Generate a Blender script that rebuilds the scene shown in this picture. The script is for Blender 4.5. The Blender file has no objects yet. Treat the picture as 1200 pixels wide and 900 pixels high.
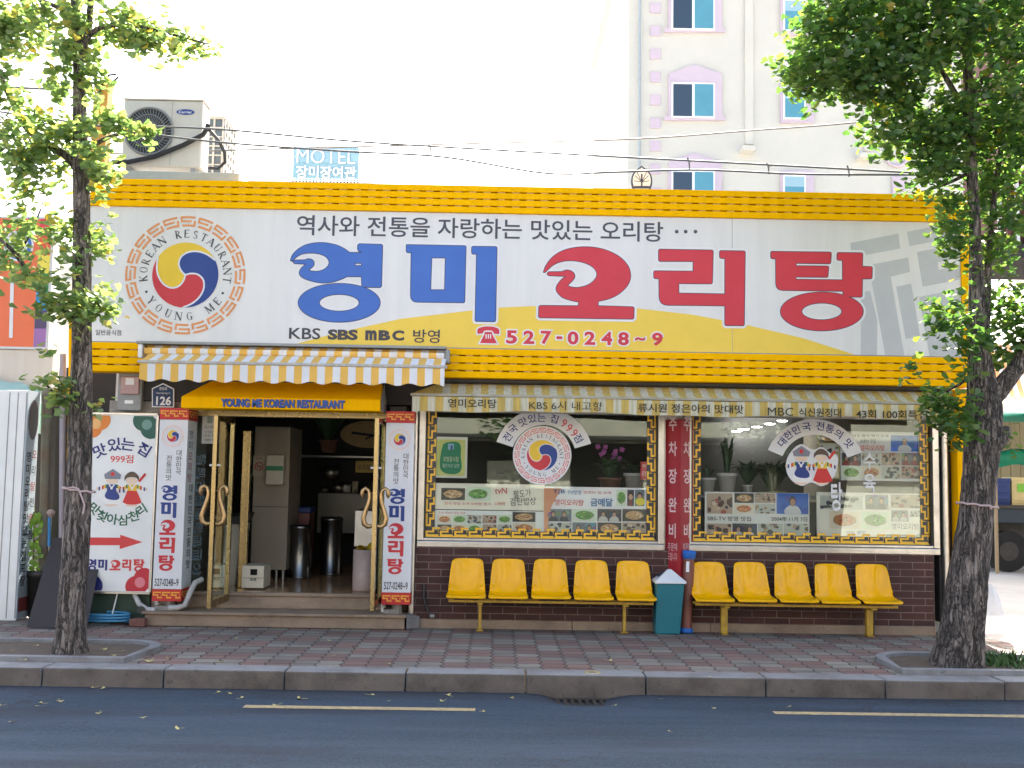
import bpy, math, random
from math import sin, cos, pi, radians, tan, hypot, atan2
from mathutils import Vector, Matrix
C = bpy.context.scene.collection
SC = bpy.context.scene
random.seed(7)

# ---------------------------------------------------------------- camera, sky, sun, exposure
CAM = Vector((0, -13, 1.7)); FPX = 1300.0
ROT = (Matrix.Rotation(radians(-0.7), 3, 'Z') @ Matrix.Rotation(radians(95.0), 3, 'X') @ Matrix.Rotation(radians(0.95), 3, 'Z'))
cd = bpy.data.cameras.new('camera'); cam = bpy.data.objects.new('camera', cd); C.objects.link(cam)
cam.location = CAM; cam.rotation_euler = ROT.to_euler()
cd.sensor_width = 36; cd.lens = FPX / 1200 * 36; cd.clip_start = .05; cd.clip_end = 2000
SC.camera = cam
SUN_E, SUN_A = radians(43), radians(9)          # elevation; azimuth from +Y towards +X
W = bpy.data.worlds.new('World'); SC.world = W; W.use_nodes = True
nt = W.node_tree; bg = nt.nodes['Background']
sky = nt.nodes.new('ShaderNodeTexSky'); sky.sky_type = 'NISHITA'; sky.sun_disc = False
sky.sun_elevation = SUN_E; sky.sun_rotation = SUN_A; sky.air_density = 1.0; sky.dust_density = 5.0; sky.ozone_density = 1.0
nt.links.new(sky.outputs[0], bg.inputs[0]); bg.inputs[1].default_value = 0.12
sl = bpy.data.lights.new('sun', 'SUN'); sl.energy = 4.6; sl.angle = radians(.5); sl.color = (1, .94, .84)
so = bpy.data.objects.new('sun', sl); C.objects.link(so)
so.rotation_euler = Vector((sin(SUN_A)*cos(SUN_E), cos(SUN_A)*cos(SUN_E), sin(SUN_E))).to_track_quat('Z', 'Y').to_euler()
so.location = (0, 20, 30)
vs = SC.view_settings; vs.view_transform = 'Standard'; vs.look = 'None'; vs.gamma = 1; vs.use_curve_mapping = False
vs.exposure = 2.35
SC.cycles.max_bounces = 8; SC.cycles.transparent_max_bounces = 16
SC.cycles.use_denoising = True

# ---------------------------------------------------------------- measuring: photo pixel (1200x900) -> point on a plane of the place
def P(px, py, Y=0.0):
    d = ROT @ Vector(((px-600)/FPX, -(py-450)/FPX, -1)); return CAM + d*((Y-CAM.y)/d.y)
def G(px, py, Z=0.0):
    d = ROT @ Vector(((px-600)/FPX, -(py-450)/FPX, -1)); return CAM + d*((Z-CAM.z)/d.z)
def S(Y): return (Y-CAM.y)/FPX                    # metres per photo pixel at depth Y

# ---------------------------------------------------------------- materials
def lin(r, g, b):                                  # sRGB 0-255 -> linear
    f = lambda c: (c/255/12.92) if c/255 <= .04045 else ((c/255+.055)/1.055)**2.4
    return (f(r), f(g), f(b))
MATS = {}
def mat(name, col, rough=.6, metal=0., dirt=.0, dscale=3., dcol=None, bump=0., bscale=60., spec=.5, fine=0., trans=0., streak=False):
    if name in MATS: return MATS[name]
    m = bpy.data.materials.new(name); m.use_nodes = True; MATS[name] = m
    n, L = m.node_tree.nodes, m.node_tree.links; b = n['Principled BSDF']
    b.inputs['Roughness'].default_value = rough; b.inputs['Metallic'].default_value = metal
    b.inputs['Specular IOR Level'].default_value = spec
    b.inputs['Base Color'].default_value = (*col, 1)
    ge = n.new('ShaderNodeNewGeometry')
    if dirt or fine:
        mp = n.new('ShaderNodeMapping'); L.new(ge.outputs['Position'], mp.inputs[0])
        if streak: mp.inputs['Scale'].default_value = (4, 4, .35)
        t = n.new('ShaderNodeTexNoise'); t.inputs['Scale'].default_value = dscale; t.inputs['Detail'].default_value = 6; t.inputs['Roughness'].default_value = .65
        L.new(mp.outputs[0], t.inputs['Vector'])
        r = n.new('ShaderNodeValToRGB'); r.color_ramp.elements[0].position = .35; r.color_ramp.elements[1].position = .75
        dc = dcol or tuple(c*.45 for c in col)
        r.color_ramp.elements[0].color = (*col, 1)
        r.color_ramp.elements[1].color = (*[c*(1-dirt)+d*dirt for c, d in zip(col, dc)], 1)
        L.new(t.outputs[0], r.inputs[0]); out = r.outputs[0]
        if fine:
            t2 = n.new('ShaderNodeTexNoise'); t2.inputs['Scale'].default_value = bscale*2; t2.inputs['Detail'].default_value = 3
            L.new(ge.outputs['Position'], t2.inputs['Vector'])
            mr = n.new('ShaderNodeMapRange'); mr.inputs[1].default_value = .3; mr.inputs[2].default_value = .7; mr.inputs[3].default_value = 1-fine; mr.inputs[4].default_value = 1+fine
            L.new(t2.outputs[0], mr.inputs[0])
            mx = n.new('ShaderNodeVectorMath'); mx.operation = 'SCALE'; L.new(out, mx.inputs[0]); L.new(mr.outputs[0], mx.inputs['Scale']); out = mx.outputs[0]
        L.new(out, b.inputs['Base Color'])
        rr = n.new('ShaderNodeMapRange'); rr.inputs[3].default_value = max(.02, rough-.1); rr.inputs[4].default_value = min(1, rough+.15)
        L.new(t.outputs[0], rr.inputs[0]); L.new(rr.outputs[0], b.inputs['Roughness'])
    if bump:
        t3 = n.new('ShaderNodeTexNoise'); t3.inputs['Scale'].default_value = bscale; t3.inputs['Detail'].default_value = 4
        L.new(ge.outputs['Position'], t3.inputs['Vector'])
        bp = n.new('ShaderNodeBump'); bp.inputs['Strength'].default_value = bump; bp.inputs['Distance'].default_value = .02
        L.new(t3.outputs[0], bp.inputs['Height']); L.new(bp.outputs[0], b.inputs['Normal'])
    if trans:
        b.inputs['Alpha'].default_value = 1-trans
    return m
def ink(r, g, b, rough=.5):                        # a printing ink or paint named by its colour
    k = 'ink_%d_%d_%d' % (r, g, b)
    return mat(k, tuple(c*.93 for c in lin(r, g, b)), rough, dirt=.12, dscale=5)

# ---------------------------------------------------------------- meshes
class MB:
    def __init__(s): s.v = []; s.f = []; s.m = []; s.sm = []; s.mats = []
    def mi(s, m):
        if m not in s.mats: s.mats.append(m)
        return s.mats.index(m)
    def add(s, vs, fs, m, smooth=False):
        o = len(s.v); s.v += [tuple(p) for p in vs]; k = s.mi(m)
        for f in fs: s.f.append([i+o for i in f]); s.m.append(k); s.sm.append(smooth)
    def box(s, x0, x1, y0, y1, z0, z1, m):
        s.hexa([(x0,y0,z0),(x1,y0,z0),(x1,y1,z0),(x0,y1,z0),(x0,y0,z1),(x1,y0,z1),(x1,y1,z1),(x0,y1,z1)], m)
    def hexa(s, p, m): s.add(p, [(0,3,2,1),(4,5,6,7),(0,1,5,4),(1,2,6,5),(2,3,7,6),(3,0,4,7)], m)
    def ngon(s, pts, m): s.add(pts, [list(range(len(pts)))], m)
    def prism(s, pts, vec, m, smooth=False):        # polygon swept along vec, closed
        n = len(pts); vec = Vector(vec); a = [Vector(p) for p in pts]; b = [p+vec for p in a]
        s.add(a+b, [list(range(n))[::-1], list(range(n, 2*n))], m)
        s.add(a+b, [(i, (i+1) % n, n+(i+1) % n, n+i) for i in range(n)], m, smooth)
    def tube(s, pts, r, m, n=8, cap=True):
        pts = [Vector(p) for p in pts]; k = len(pts)
        rs = r if isinstance(r, (list, tuple)) else [r]*k
        vs = []; up = None
        for i, p in enumerate(pts):
            t = (pts[min(i+1, k-1)]-pts[max(i-1, 0)]).normalized()
            if up is None: up = Vector((0,0,1)) if abs(t.z) < .9 else Vector((1,0,0))
            a = (up - t*up.dot(t)).normalized(); b = t.cross(a); up = a
            vs += [p + (a*cos(2*pi*j/n)+b*sin(2*pi*j/n))*rs[i] for j in range(n)]
        fs = [(i*n+j, i*n+(j+1) % n, (i+1)*n+(j+1) % n, (i+1)*n+j) for i in range(k-1) for j in range(n)]
        s.add(vs, fs, m, True)
        if cap: s.add(vs[:n]+vs[-n:], [list(range(n))[::-1], list(range(n, 2*n))], m)
    def lathe(s, prof, c, m, n=20):
        c = Vector(c); k = len(prof)
        vs = [c+Vector((r*cos(2*pi*j/n), r*sin(2*pi*j/n), z)) for r, z in prof for j in range(n)]
        s.add(vs, [(i*n+j, i*n+(j+1) % n, (i+1)*n+(j+1) % n, (i+1)*n+j) for i in range(k-1) for j in range(n)], m, True)
    def disc(s, c, rx, ry, m, Y, n=24, a0=0, a1=2*pi):    # ellipse facing -Y
        s.ngon([(c[0]+rx*cos(a0+(a1-a0)*i/n), Y, c[1]+ry*sin(a0+(a1-a0)*i/n)) for i in range(n)], m)
    def build(s, name, parent=None, bevel=0., seg=2, origin=None, sub=0):
        me = bpy.data.meshes.new(name)
        loc = Vector((0,0,0))
        if parent is not None: off = WL[parent]
        else:
            xs = [p[0] for p in s.v]; ys = [p[1] for p in s.v]; zs = [p[2] for p in s.v]
            off = Vector(origin) if origin else Vector(((min(xs)+max(xs))/2, (min(ys)+max(ys))/2, min(zs))); loc = off
        me.from_pydata([(p[0]-off.x, p[1]-off.y, p[2]-off.z) for p in s.v], [], s.f)
        for m in s.mats: me.materials.append(m)
        me.polygons.foreach_set('material_index', s.m); me.polygons.foreach_set('use_smooth', s.sm); me.update()
        o = bpy.data.objects.new(name, me); C.objects.link(o); o.location = loc
        if parent is not None: o.parent = parent
        WL[o] = off.copy()
        if bevel:
            b = o.modifiers.new('bevel', 'BEVEL'); b.width = bevel; b.segments = seg; b.limit_method = 'ANGLE'; b.angle_limit = radians(40)
        if sub:
            b = o.modifiers.new('sub', 'SUBSURF'); b.levels = sub; b.render_levels = sub
        return o
WL = {}
def tag(o, label, cat, group=None):
    o['label'] = label; o['category'] = cat
    if group: o['group'] = group
    return o
def kind(o, k): o['kind'] = k; return o
def thing(name, label, cat, loc, group=None):
    o = bpy.data.objects.new(name, None); C.objects.link(o); o.location = loc; o.empty_display_size = .1
    WL[o] = Vector(loc); return tag(o, label, cat, group)

# ---------------------------------------------------------------- lettering and drawn shapes
JIT = [0.]
def jit(): JIT[0] = (JIT[0]+.00011) % .0011         # strokes that cross never share a plane
def front(Y): return lambda u, v: (u, Y-JIT[0], v)
GC = {}
def glyphs(body, off):
    k = (body, off)
    if k not in GC:
        c = bpy.data.curves.new('lettering', 'FONT'); c.body = body; c.offset = off; c.resolution_u = 3
        o = bpy.data.objects.new('lettering', c); m = o.to_mesh()
        v = [(p.co.x, p.co.y) for p in m.vertices]; f = [tuple(p.vertices) for p in m.polygons]
        o.to_mesh_clear(); bpy.data.objects.remove(o); bpy.data.curves.remove(c)
        xs = [p[0] for p in v] or [0]; ys = [p[1] for p in v] or [0]
        GC[k] = (v, f, min(xs), max(xs), min(ys), max(ys))
    return GC[k]
def word(mb, body, c, w, h, fr, m, off=0., rot=0., box=None):
    """lettering centred on c (u, v), w wide (None: natural) and h high"""
    v, f, x0, x1, y0, y1 = glyphs(body, off)
    if not v: return
    if box: x0, x1, y0, y1 = box
    sy = h/(y1-y0); sx = sy if w is None else w/(x1-x0)
    ca, sa = cos(rot), sin(rot); out = []
    for x, y in v:
        a = (x-(x0+x1)/2)*sx; b = (y-(y0+y1)/2)*sy
        out.append(fr(c[0]+a*ca-b*sa, c[1]+a*sa+b*ca))
    mb.add(out, f, m)
def pword(mb, body, px, Y, m, off=0., rot=0.):       # px: box of the ink in photo pixels
    x0, y0, x1, y1 = px; c = P((x0+x1)/2, (y0+y1)/2, Y)
    word(mb, body, (c.x, c.z), (x1-x0)*S(Y), (y1-y0)*S(Y), front(Y), m, off, rot)
HB = (.06, .86, -.08, .83)                           # box of a full Hangul syllable
def arcword(mb, body, c, r, a0, a1, h, fr, m, off=0., inward=False, w=None):
    n = len(body)
    for i, ch in enumerate(body):
        if ch == ' ': continue
        a = radians(a0+(a1-a0)*(i/(n-1)))
        rot = a+pi/2 if inward else a-pi/2
        big = ord(ch) > 1000
        word(mb, ch, (c[0]+r*cos(a), c[1]+r*sin(a)), (w or h) if big else None, h, fr, m, off, rot, HB if big else None)
def vword(mb, body, cx, v0, v1, w, h, fr, m, off=0.):  # stacked syllables from v0 (top centre) to v1
    n = len(body)
    for i, ch in enumerate(body):
        word(mb, ch, (cx, v0+(v1-v0)*(i/max(1, n-1))), w if ord(ch) > 1000 else None, h, fr, m, off, 0, HB if ord(ch) > 1000 else None)
def spline(pts):
    """(x, y[, 1 = smooth]) closed outline -> polyline"""
    n = len(pts); out = []
    for i in range(n):
        p0, p1, p2, p3 = (pts[(i+k-1) % n] for k in range(4))
        s1 = len(p1) > 2 and p1[2]; s2 = len(p2) > 2 and p2[2]
        if not s1 and not s2: out.append(p1[:2]); continue
        a = Vector(p1[:2]); b = Vector(p2[:2]); d = (b-a).length
        def tg(pm, p, pn):
            u = Vector(pn[:2])-Vector(pm[:2]); return u.normalized()*d if u.length else u
        t1 = tg(p0, p1, p2) if s1 else (b-a); t2 = tg(p1, p2, p3) if s2 else (b-a)
        for k in range(7):
            t = k/7; h = t*t*t
            q = a*(2*h-3*t*t+1)+t1*(h-2*t*t+t)+b*(-2*h+3*t*t)+t2*(h-t*t); out.append((q.x, q.y))
    return out
def soften(pts, r):                                   # round the corners of a plain polygon
    out = []; n = len(pts)
    for i in range(n):
        p = Vector(pts[i][:2]); rr = pts[i][2] if len(pts[i]) > 2 else r
        a = Vector(pts[i-1][:2])-p; b = Vector(pts[(i+1) % n][:2])-p
        q = min(rr, a.length*.45, b.length*.45)
        pa = p+a.normalized()*q; pb = p+b.normalized()*q
        for t in (0, .25, .5, .75, 1): x = pa*(1-t)**2+p*2*t*(1-t)+pb*t*t; out.append((x.x, x.y))
    return out
def ell(cx, cy, rx, ry, n=40, a0=0): return [(cx+rx*cos(a0+2*pi*i/n), cy+ry*sin(a0+2*pi*i/n)) for i in range(n)]
def shape(mb, conts, fr, m, off=0.):                  # filled outlines with holes, in (u, v) metres
    c = bpy.data.curves.new('outline', 'CURVE'); c.dimensions = '2D'; c.fill_mode = 'BOTH'; c.offset = off
    for pts in conts:
        s = c.splines.new('POLY'); s.points.add(len(pts)-1); s.use_cyclic_u = True
        for i, p in enumerate(pts): s.points[i].co = (p[0], p[1], 0, 1)
    jit(); o = bpy.data.objects.new('outline', c); me = o.to_mesh()
    v = [fr(p.co.x, p.co.y) for p in me.vertices]; f = [tuple(p.vertices) for p in me.polygons]
    o.to_mesh_clear(); bpy.data.objects.remove(o); bpy.data.curves.remove(c)
    mb.add(v, f, m)
def outline(mb, conts, off, Y, m):                    # a printed line of half width off round filled outlines
    rr = random.Random(len(mb.v))
    for pts in conts:
        for i in range(len(pts)):
            a = Vector(pts[i-1]); b = Vector(pts[i]); d = b-a
            if d.length < 1e-5: continue
            d.normalize(); n = Vector((-d.y, d.x))*off; e = d*off*.45; y = Y-rr.random()*.0015
            mb.ngon([(q.x, y, q.y) for q in (a-e+n, a-e-n, b+e-n, b+e+n)], m)
def px2(pts, Y, ox=0, oy=0, k=1.):                    # photo pixels (through an enlargement) -> (u, v)
    r = []
    for p in pts:
        q = P(ox+p[0]/k, oy+p[1]/k, Y); r.append((q.x, q.z))
    return r
def prect(mb, x0, y0, x1, y1, Y, m):                  # level rectangle on the plane Y from photo pixels
    a = P((x0+x1)/2, y0, Y).z; b = P((x0+x1)/2, y1, Y).z; l = P(x0, (y0+y1)/2, Y).x; r = P(x1, (y0+y1)/2, Y).x
    mb.ngon([(l, Y, b), (r, Y, b), (r, Y, a), (l, Y, a)], m); return l, r, b, a
def pbox(mb, x0, y0, x1, y1, Y0, Y1, m):              # box whose front at Y0 fills that rectangle
    a = P((x0+x1)/2, y0, Y0).z; b = P((x0+x1)/2, y1, Y0).z; l = P(x0, (y0+y1)/2, Y0).x; r = P(x1, (y0+y1)/2, Y0).x
    mb.box(l, r, Y0, Y1, b, a, m); return l, r, b, a
def bar(mb, p, q, w, fr, m):                          # straight stroke between two (u, v) points
    jit(); a = Vector(p); b = Vector(q); d = (b-a).normalized(); n = Vector((-d.y, d.x))*w/2
    mb.ngon([fr(*(a+n)), fr(*(a-n)), fr(*(b-n)), fr(*(b+n))], m)
def arcband(mb, c, r0, r1, a0, a1, fr, m, n=24):      # ring sector
    v = []; jit()
    for i in range(n+1):
        a = radians(a0+(a1-a0)*i/n)
        v += [fr(c[0]+r0*cos(a), c[1]+r0*sin(a)), fr(c[0]+r1*cos(a), c[1]+r1*sin(a))]
    mb.add(v, [(2*i, 2*i+1, 2*i+3, 2*i+2) for i in range(n)], m)
# roman letters with serifs for the round emblem, strokes on a unit square (x0,y0,x1,y1,width)
SER = {
 'K': ([(.2,0,.2,1,.15),(.28,.45,.8,1,.06),(.38,.55,.85,0,.15)], [(.2,0),(.2,1),(.8,1),(.85,0)]),
 'R': ([(.2,0,.2,1,.15),(.4,.45,.85,0,.15)], [(.2,0),(.88,0)]),
 'E': ([(.2,0,.2,1,.15),(.1,.965,.8,.965,.07),(.2,.52,.65,.52,.07),(.1,.035,.82,.035,.07),(.79,.85,.79,1,.06),(.81,0,.81,.17,.06)], []),
 'A': ([(.1,0,.48,1,.06),(.46,1,.88,0,.16),(.25,.35,.7,.35,.06)], [(.1,0),(.88,0)]),
 'N': ([(.15,0,.15,1,.06),(.15,1,.85,0,.16),(.85,0,.85,1,.06)], [(.15,0),(.12,1),(.85,1)]),
 'T': ([(.5,0,.5,1,.15),(.08,.965,.92,.965,.07),(.1,.82,.1,1,.06),(.9,.82,.9,1,.06)], [(.5,0)]),
 'Y': ([(.5,0,.5,.5,.15),(.5,.45,.12,1,.15),(.5,.45,.86,1,.06)], [(.5,0),(.12,1),(.86,1)]),
 'M': ([(.1,0,.14,1,.06),(.14,1,.5,.05,.15),(.5,.05,.86,1,.06),(.9,0,.87,1,.15)], [(.1,0),(.9,0),(.12,1),(.88,1)]),
}
def serif(mb, ch, c, h, fr, m, rot):
    ca, sa = cos(rot), sin(rot); w = h*(.95 if ch in 'MNA' else .8)
    def tr(x, y):
        a = (x-.5)*w; b = (y-.5)*h; return (c[0]+a*ca-b*sa, c[1]+a*sa+b*ca)
    if ch in SER:
        st, se = SER[ch]
        for x0, y0, x1, y1, t in st: bar(mb, tr(x0, y0), tr(x1, y1), t*h, fr, m)
        for x, y in se: bar(mb, tr(x-.14, y+(.02 if y < .5 else -.02)), tr(x+.14, y+(.02 if y < .5 else -.02)), .05*h, fr, m)
    curves = {'O': [(.5,.5,.42,.5,0,360)], 'R': [(.3,.73,.42,.25,-90,90)], 'U': [(.5,.3,.34,.3,180,360)],
              'G': [(.55,.5,.45,.5,40,325)], 'S': [(.48,.74,.3,.25,20,270),(.5,.25,.32,.25,-160,90)]}.get(ch, [])
    for x, y, rx, ry, a0, a1 in curves:
        k = 20; pts = []; jit()
        for i in range(k+1):
            a = radians(a0+(a1-a0)*i/k); th = .04+.1*abs(cos(a))
            if ch == 'S': th = .05+.1*abs(sin(a*.5+.6))
            pts += [fr(*tr(x+(rx)*cos(a), y+ry*sin(a))), fr(*tr(x+(rx-th)*cos(a), y+(ry-th*.7)*sin(a)))]
        mb.add(pts, [(2*i, 2*i+1, 2*i+3, 2*i+2) for i in range(k)], m)
    if ch == 'U':
        bar(mb, tr(.22, .3), tr(.22, 1), .14*h, fr, m); bar(mb, tr(.82, .3), tr(.82, 1), .05*h, fr, m)
        for x in (.22, .82): bar(mb, tr(x-.14, .98), tr(x+.14, .98), .05*h, fr, m)
    if ch == 'G': bar(mb, tr(.82, .05), tr(.82, .45), .14*h, fr, m); bar(mb, tr(.62, .45), tr(.95, .45), .05*h, fr, m)
def emblem(mb, c, R, fr, ringc, letters=True, white=None, step=.002):
    """ring of key pattern, three-colour swirl and the circular lettering; fr takes (u, v, layer)"""
    f0 = lambda u, v: fr(u, v, 0); f1 = lambda u, v: fr(u, v, 1); f2 = lambda u, v: fr(u, v, 2)
    if white:
        shape(mb, [ell(c[0], c[1], R*1.06, R*1.06, 56)], f0, white)
    nseg = 20; r0, r1 = R*.825, R; d = r1-r0; A = 360/nseg
    for k in range(nseg):
        a = 97-k*A; L = -A*.88
        def seg(u0, u1, v0, v1): arcband(mb, c, r0+d*v0, r0+d*v1, a+L*u0, a+L*u1, f1, ringc, 4)
        seg(0, .93, .8, 1); seg(0, .12, .42, .8); seg(.12, .72, .42, .6); seg(.07, 1, 0, .2); seg(.86, 1, .2, .6)
    Rs = R*.55
    cols = [ink(236, 196, 52), ink(205, 52, 62), ink(36, 66, 140)]
    th = [28, 148, 268]
    def cv(t, n=0):                                   # comma-shaped line from the centre to the rim at angle t
        a = radians(t-28); q = [(0, 0), (-.13, .13), (-.21, .33), (-.15, .55), (.06, .7), (.34, .73), (.63, .645), (.883, .469)]; out = []
        for i in range(len(q)-1):
            p0, p1, p2, p3 = (Vector(q[max(0, min(len(q)-1, i+k))]) for k in (-1, 0, 1, 2))
            for k in range(4): w = k/4; out.append(.5*((2*p1)+(p2-p0)*w+(2*p0-5*p1+4*p2-p3)*w*w+(p3-p0+3*(p1-p2))*w**3))
        out.append(Vector(q[-1])); ca, sa = cos(a), sin(a)
        return [(c[0]+Rs*(p.x*ca-p.y*sa), c[1]+Rs*(p.x*sa+p.y*ca)) for p in out]
    for k in range(3):
        rim = [(c[0]+Rs*cos(radians(th[k]+120*i/20)), c[1]+Rs*sin(radians(th[k]+120*i/20))) for i in range(1, 20)]
        shape(mb, [cv(th[k])+rim+cv(th[(k+1) % 3])[::-1][:-1]], f1, cols[k])
    wl = white or ink(226, 226, 232)
    for t in th:
        p = cv(t, 18)
        for i in range(len(p)-1): bar(mb, p[i], p[i+1], R*.028, f2, wl)
    ltr = ink(58, 58, 66)
    if letters:
        s = 'KOREAN RESTAURANT'; n = len(s)
        for i, ch in enumerate(s):
            if ch == ' ': continue
            a = radians(186-192*i/(n-1)); serif(mb, ch, (c[0]+R*.7*cos(a), c[1]+R*.7*sin(a)), R*.135, f1, ltr, a-pi/2)
        s = 'YOUNG ME'
        for i, ch in enumerate(s):
            if ch == ' ': continue
            a = radians(219+103*i/7); serif(mb, ch, (c[0]+R*.7*cos(a), c[1]+R*.7*sin(a)), R*.135, f1, ltr, a+pi/2)
        for a in (205, 335):
            a = radians(a); shape(mb, [ell(c[0]+R*.7*cos(a), c[1]+R*.7*sin(a), R*.022, R*.022, 10)], f1, ltr)
    else:
        arcband(mb, c, R*.68, R*.72, 0, 360, f1, ink(205, 205, 210), 40)
def keyrow(mb, u0, u1, v0, v1, n, fr, m, t=.17):      # running key pattern of n motifs in a band
    w = (u1-u0)/n; h = v1-v0; s = 1 if h > 0 else -1
    for k in range(n):
        a = u0+k*w
        def r(x0, x1, y0, y1):
            jit(); mb.ngon([fr(a+x0*w, v0+y0*h), fr(a+x1*w, v0+y0*h), fr(a+x1*w, v0+y1*h), fr(a+x0*w, v0+y1*h)], m)
        r(0, .9, 1-t, 1); r(0, .14, .4, 1-t); r(.14, .6, .4, .4+t); r(.46, .6, 0, .4); r(.6, 1, 0, t); r(.86, .9, t, .62)

# ---------------------------------------------------------------- ground, road, pavement
def node(m, t, *ins, op=None):
    n = m.node_tree.nodes.new(t)
    if op: n.operation = op
    for i, x in enumerate(ins):
        if x is None: continue
        if isinstance(x, (int, float)): n.inputs[i].default_value = x
        else: m.node_tree.links.new(x, n.inputs[i])
    return n.outputs[0]
def M(m, op, *a): return node(m, 'ShaderNodeMath', *a, op=op)
def mixc(m, f, a, b):
    n = m.node_tree.nodes.new('ShaderNodeMix'); n.data_type = 'RGBA'; L = m.node_tree.links
    L.new(f, n.inputs[0]) if not isinstance(f, float) else setattr(n.inputs[0], 'default_value', f)
    for k, x in ((6, a), (7, b)):
        if isinstance(x, tuple): n.inputs[k].default_value = (*x, 1)
        else: L.new(x, n.inputs[k])
    return n.outputs[2]
def base(name, rough=.8):
    m = bpy.data.materials.new(name); m.use_nodes = True; MATS[name] = m
    b = m.node_tree.nodes['Principled BSDF']; b.inputs['Roughness'].default_value = rough
    g = m.node_tree.nodes.new('ShaderNodeNewGeometry'); sp = m.node_tree.nodes.new('ShaderNodeSeparateXYZ')
    m.node_tree.links.new(g.outputs['Position'], sp.inputs[0])
    return m, b, g.outputs['Position'], sp.outputs
def noise(m, pos, sc, det=4, stretch=None, rough=.6):
    if stretch:
        mp = m.node_tree.nodes.new('ShaderNodeMapping'); m.node_tree.links.new(pos, mp.inputs[0]); mp.inputs['Scale'].default_value = stretch; pos = mp.outputs[0]
    n = m.node_tree.nodes.new('ShaderNodeTexNoise'); m.node_tree.links.new(pos, n.inputs['Vector'])
    n.inputs['Scale'].default_value = sc; n.inputs['Detail'].default_value = det; n.inputs['Roughness'].default_value = rough
    return n.outputs[0]
def rng(m, x, a, b, c=0., d=1.):
    n = m.node_tree.nodes.new('ShaderNodeMapRange'); m.node_tree.links.new(x, n.inputs[0])
    for i, v in enumerate((a, b, c, d)): n.inputs[i+1].default_value = v
    return n.outputs[0]
def bumpto(m, b, h, st, dist=.01):
    n = m.node_tree.nodes.new('ShaderNodeBump'); n.inputs['Strength'].default_value = st; n.inputs['Distance'].default_value = dist
    m.node_tree.links.new(h, n.inputs['Height']); m.node_tree.links.new(n.outputs[0], b.inputs['Normal'])
def setc(m, b, c): m.node_tree.links.new(c, b.inputs['Base Color'])

KY_ = -3.056
def asphalt():
    m, b, pos, xyz = base('asphalt', .85)
    c = mixc(m, rng(m, noise(m, pos, 48, 6, (1, .55, 1), .85), .36, .64), (.0038, .0128, .026), (.0245, .0625, .103))
    c = mixc(m, rng(m, noise(m, pos, 95, 2), .62, .72, 0, .5), c, (.07, .105, .155))
    c = mixc(m, rng(m, noise(m, pos, 1.4, 6, (.22, 1.9, 1)), .42, .7, 0, .75), c, (.042, .07, .112))
    c = mixc(m, rng(m, noise(m, pos, .8, 6, (.4, 2.6, 1)), .52, .66, 0, .65), c, (.012, .019, .032))
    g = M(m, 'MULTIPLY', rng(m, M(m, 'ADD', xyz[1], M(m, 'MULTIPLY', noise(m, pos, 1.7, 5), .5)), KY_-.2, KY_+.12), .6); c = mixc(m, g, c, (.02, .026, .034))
    w = m.node_tree.nodes.new('ShaderNodeTexVoronoi'); w.feature = 'DISTANCE_TO_EDGE'; w.inputs['Scale'].default_value = .42
    wa = m.node_tree.nodes.new('ShaderNodeVectorMath'); wa.operation = 'ADD'; m.node_tree.links.new(pos, wa.inputs[0]); wn = m.node_tree.nodes.new('ShaderNodeTexNoise'); wn.inputs['Scale'].default_value = 2.5; wn.inputs['Detail'].default_value = 6; m.node_tree.links.new(pos, wn.inputs['Vector']); m.node_tree.links.new(wn.outputs['Color'], wa.inputs[1]); m.node_tree.links.new(wa.outputs[0], w.inputs['Vector'])
    k = M(m, 'MULTIPLY', rng(m, w.outputs[0], .002, .007, .7, 0), rng(m, noise(m, pos, .35, 3), .45, .55)); c = mixc(m, k, c, (.012, .014, .018))
    setc(m, b, c); bumpto(m, b, noise(m, pos, 70, 4, (1, .6, 1)), .9, .02)
    return m
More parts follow.
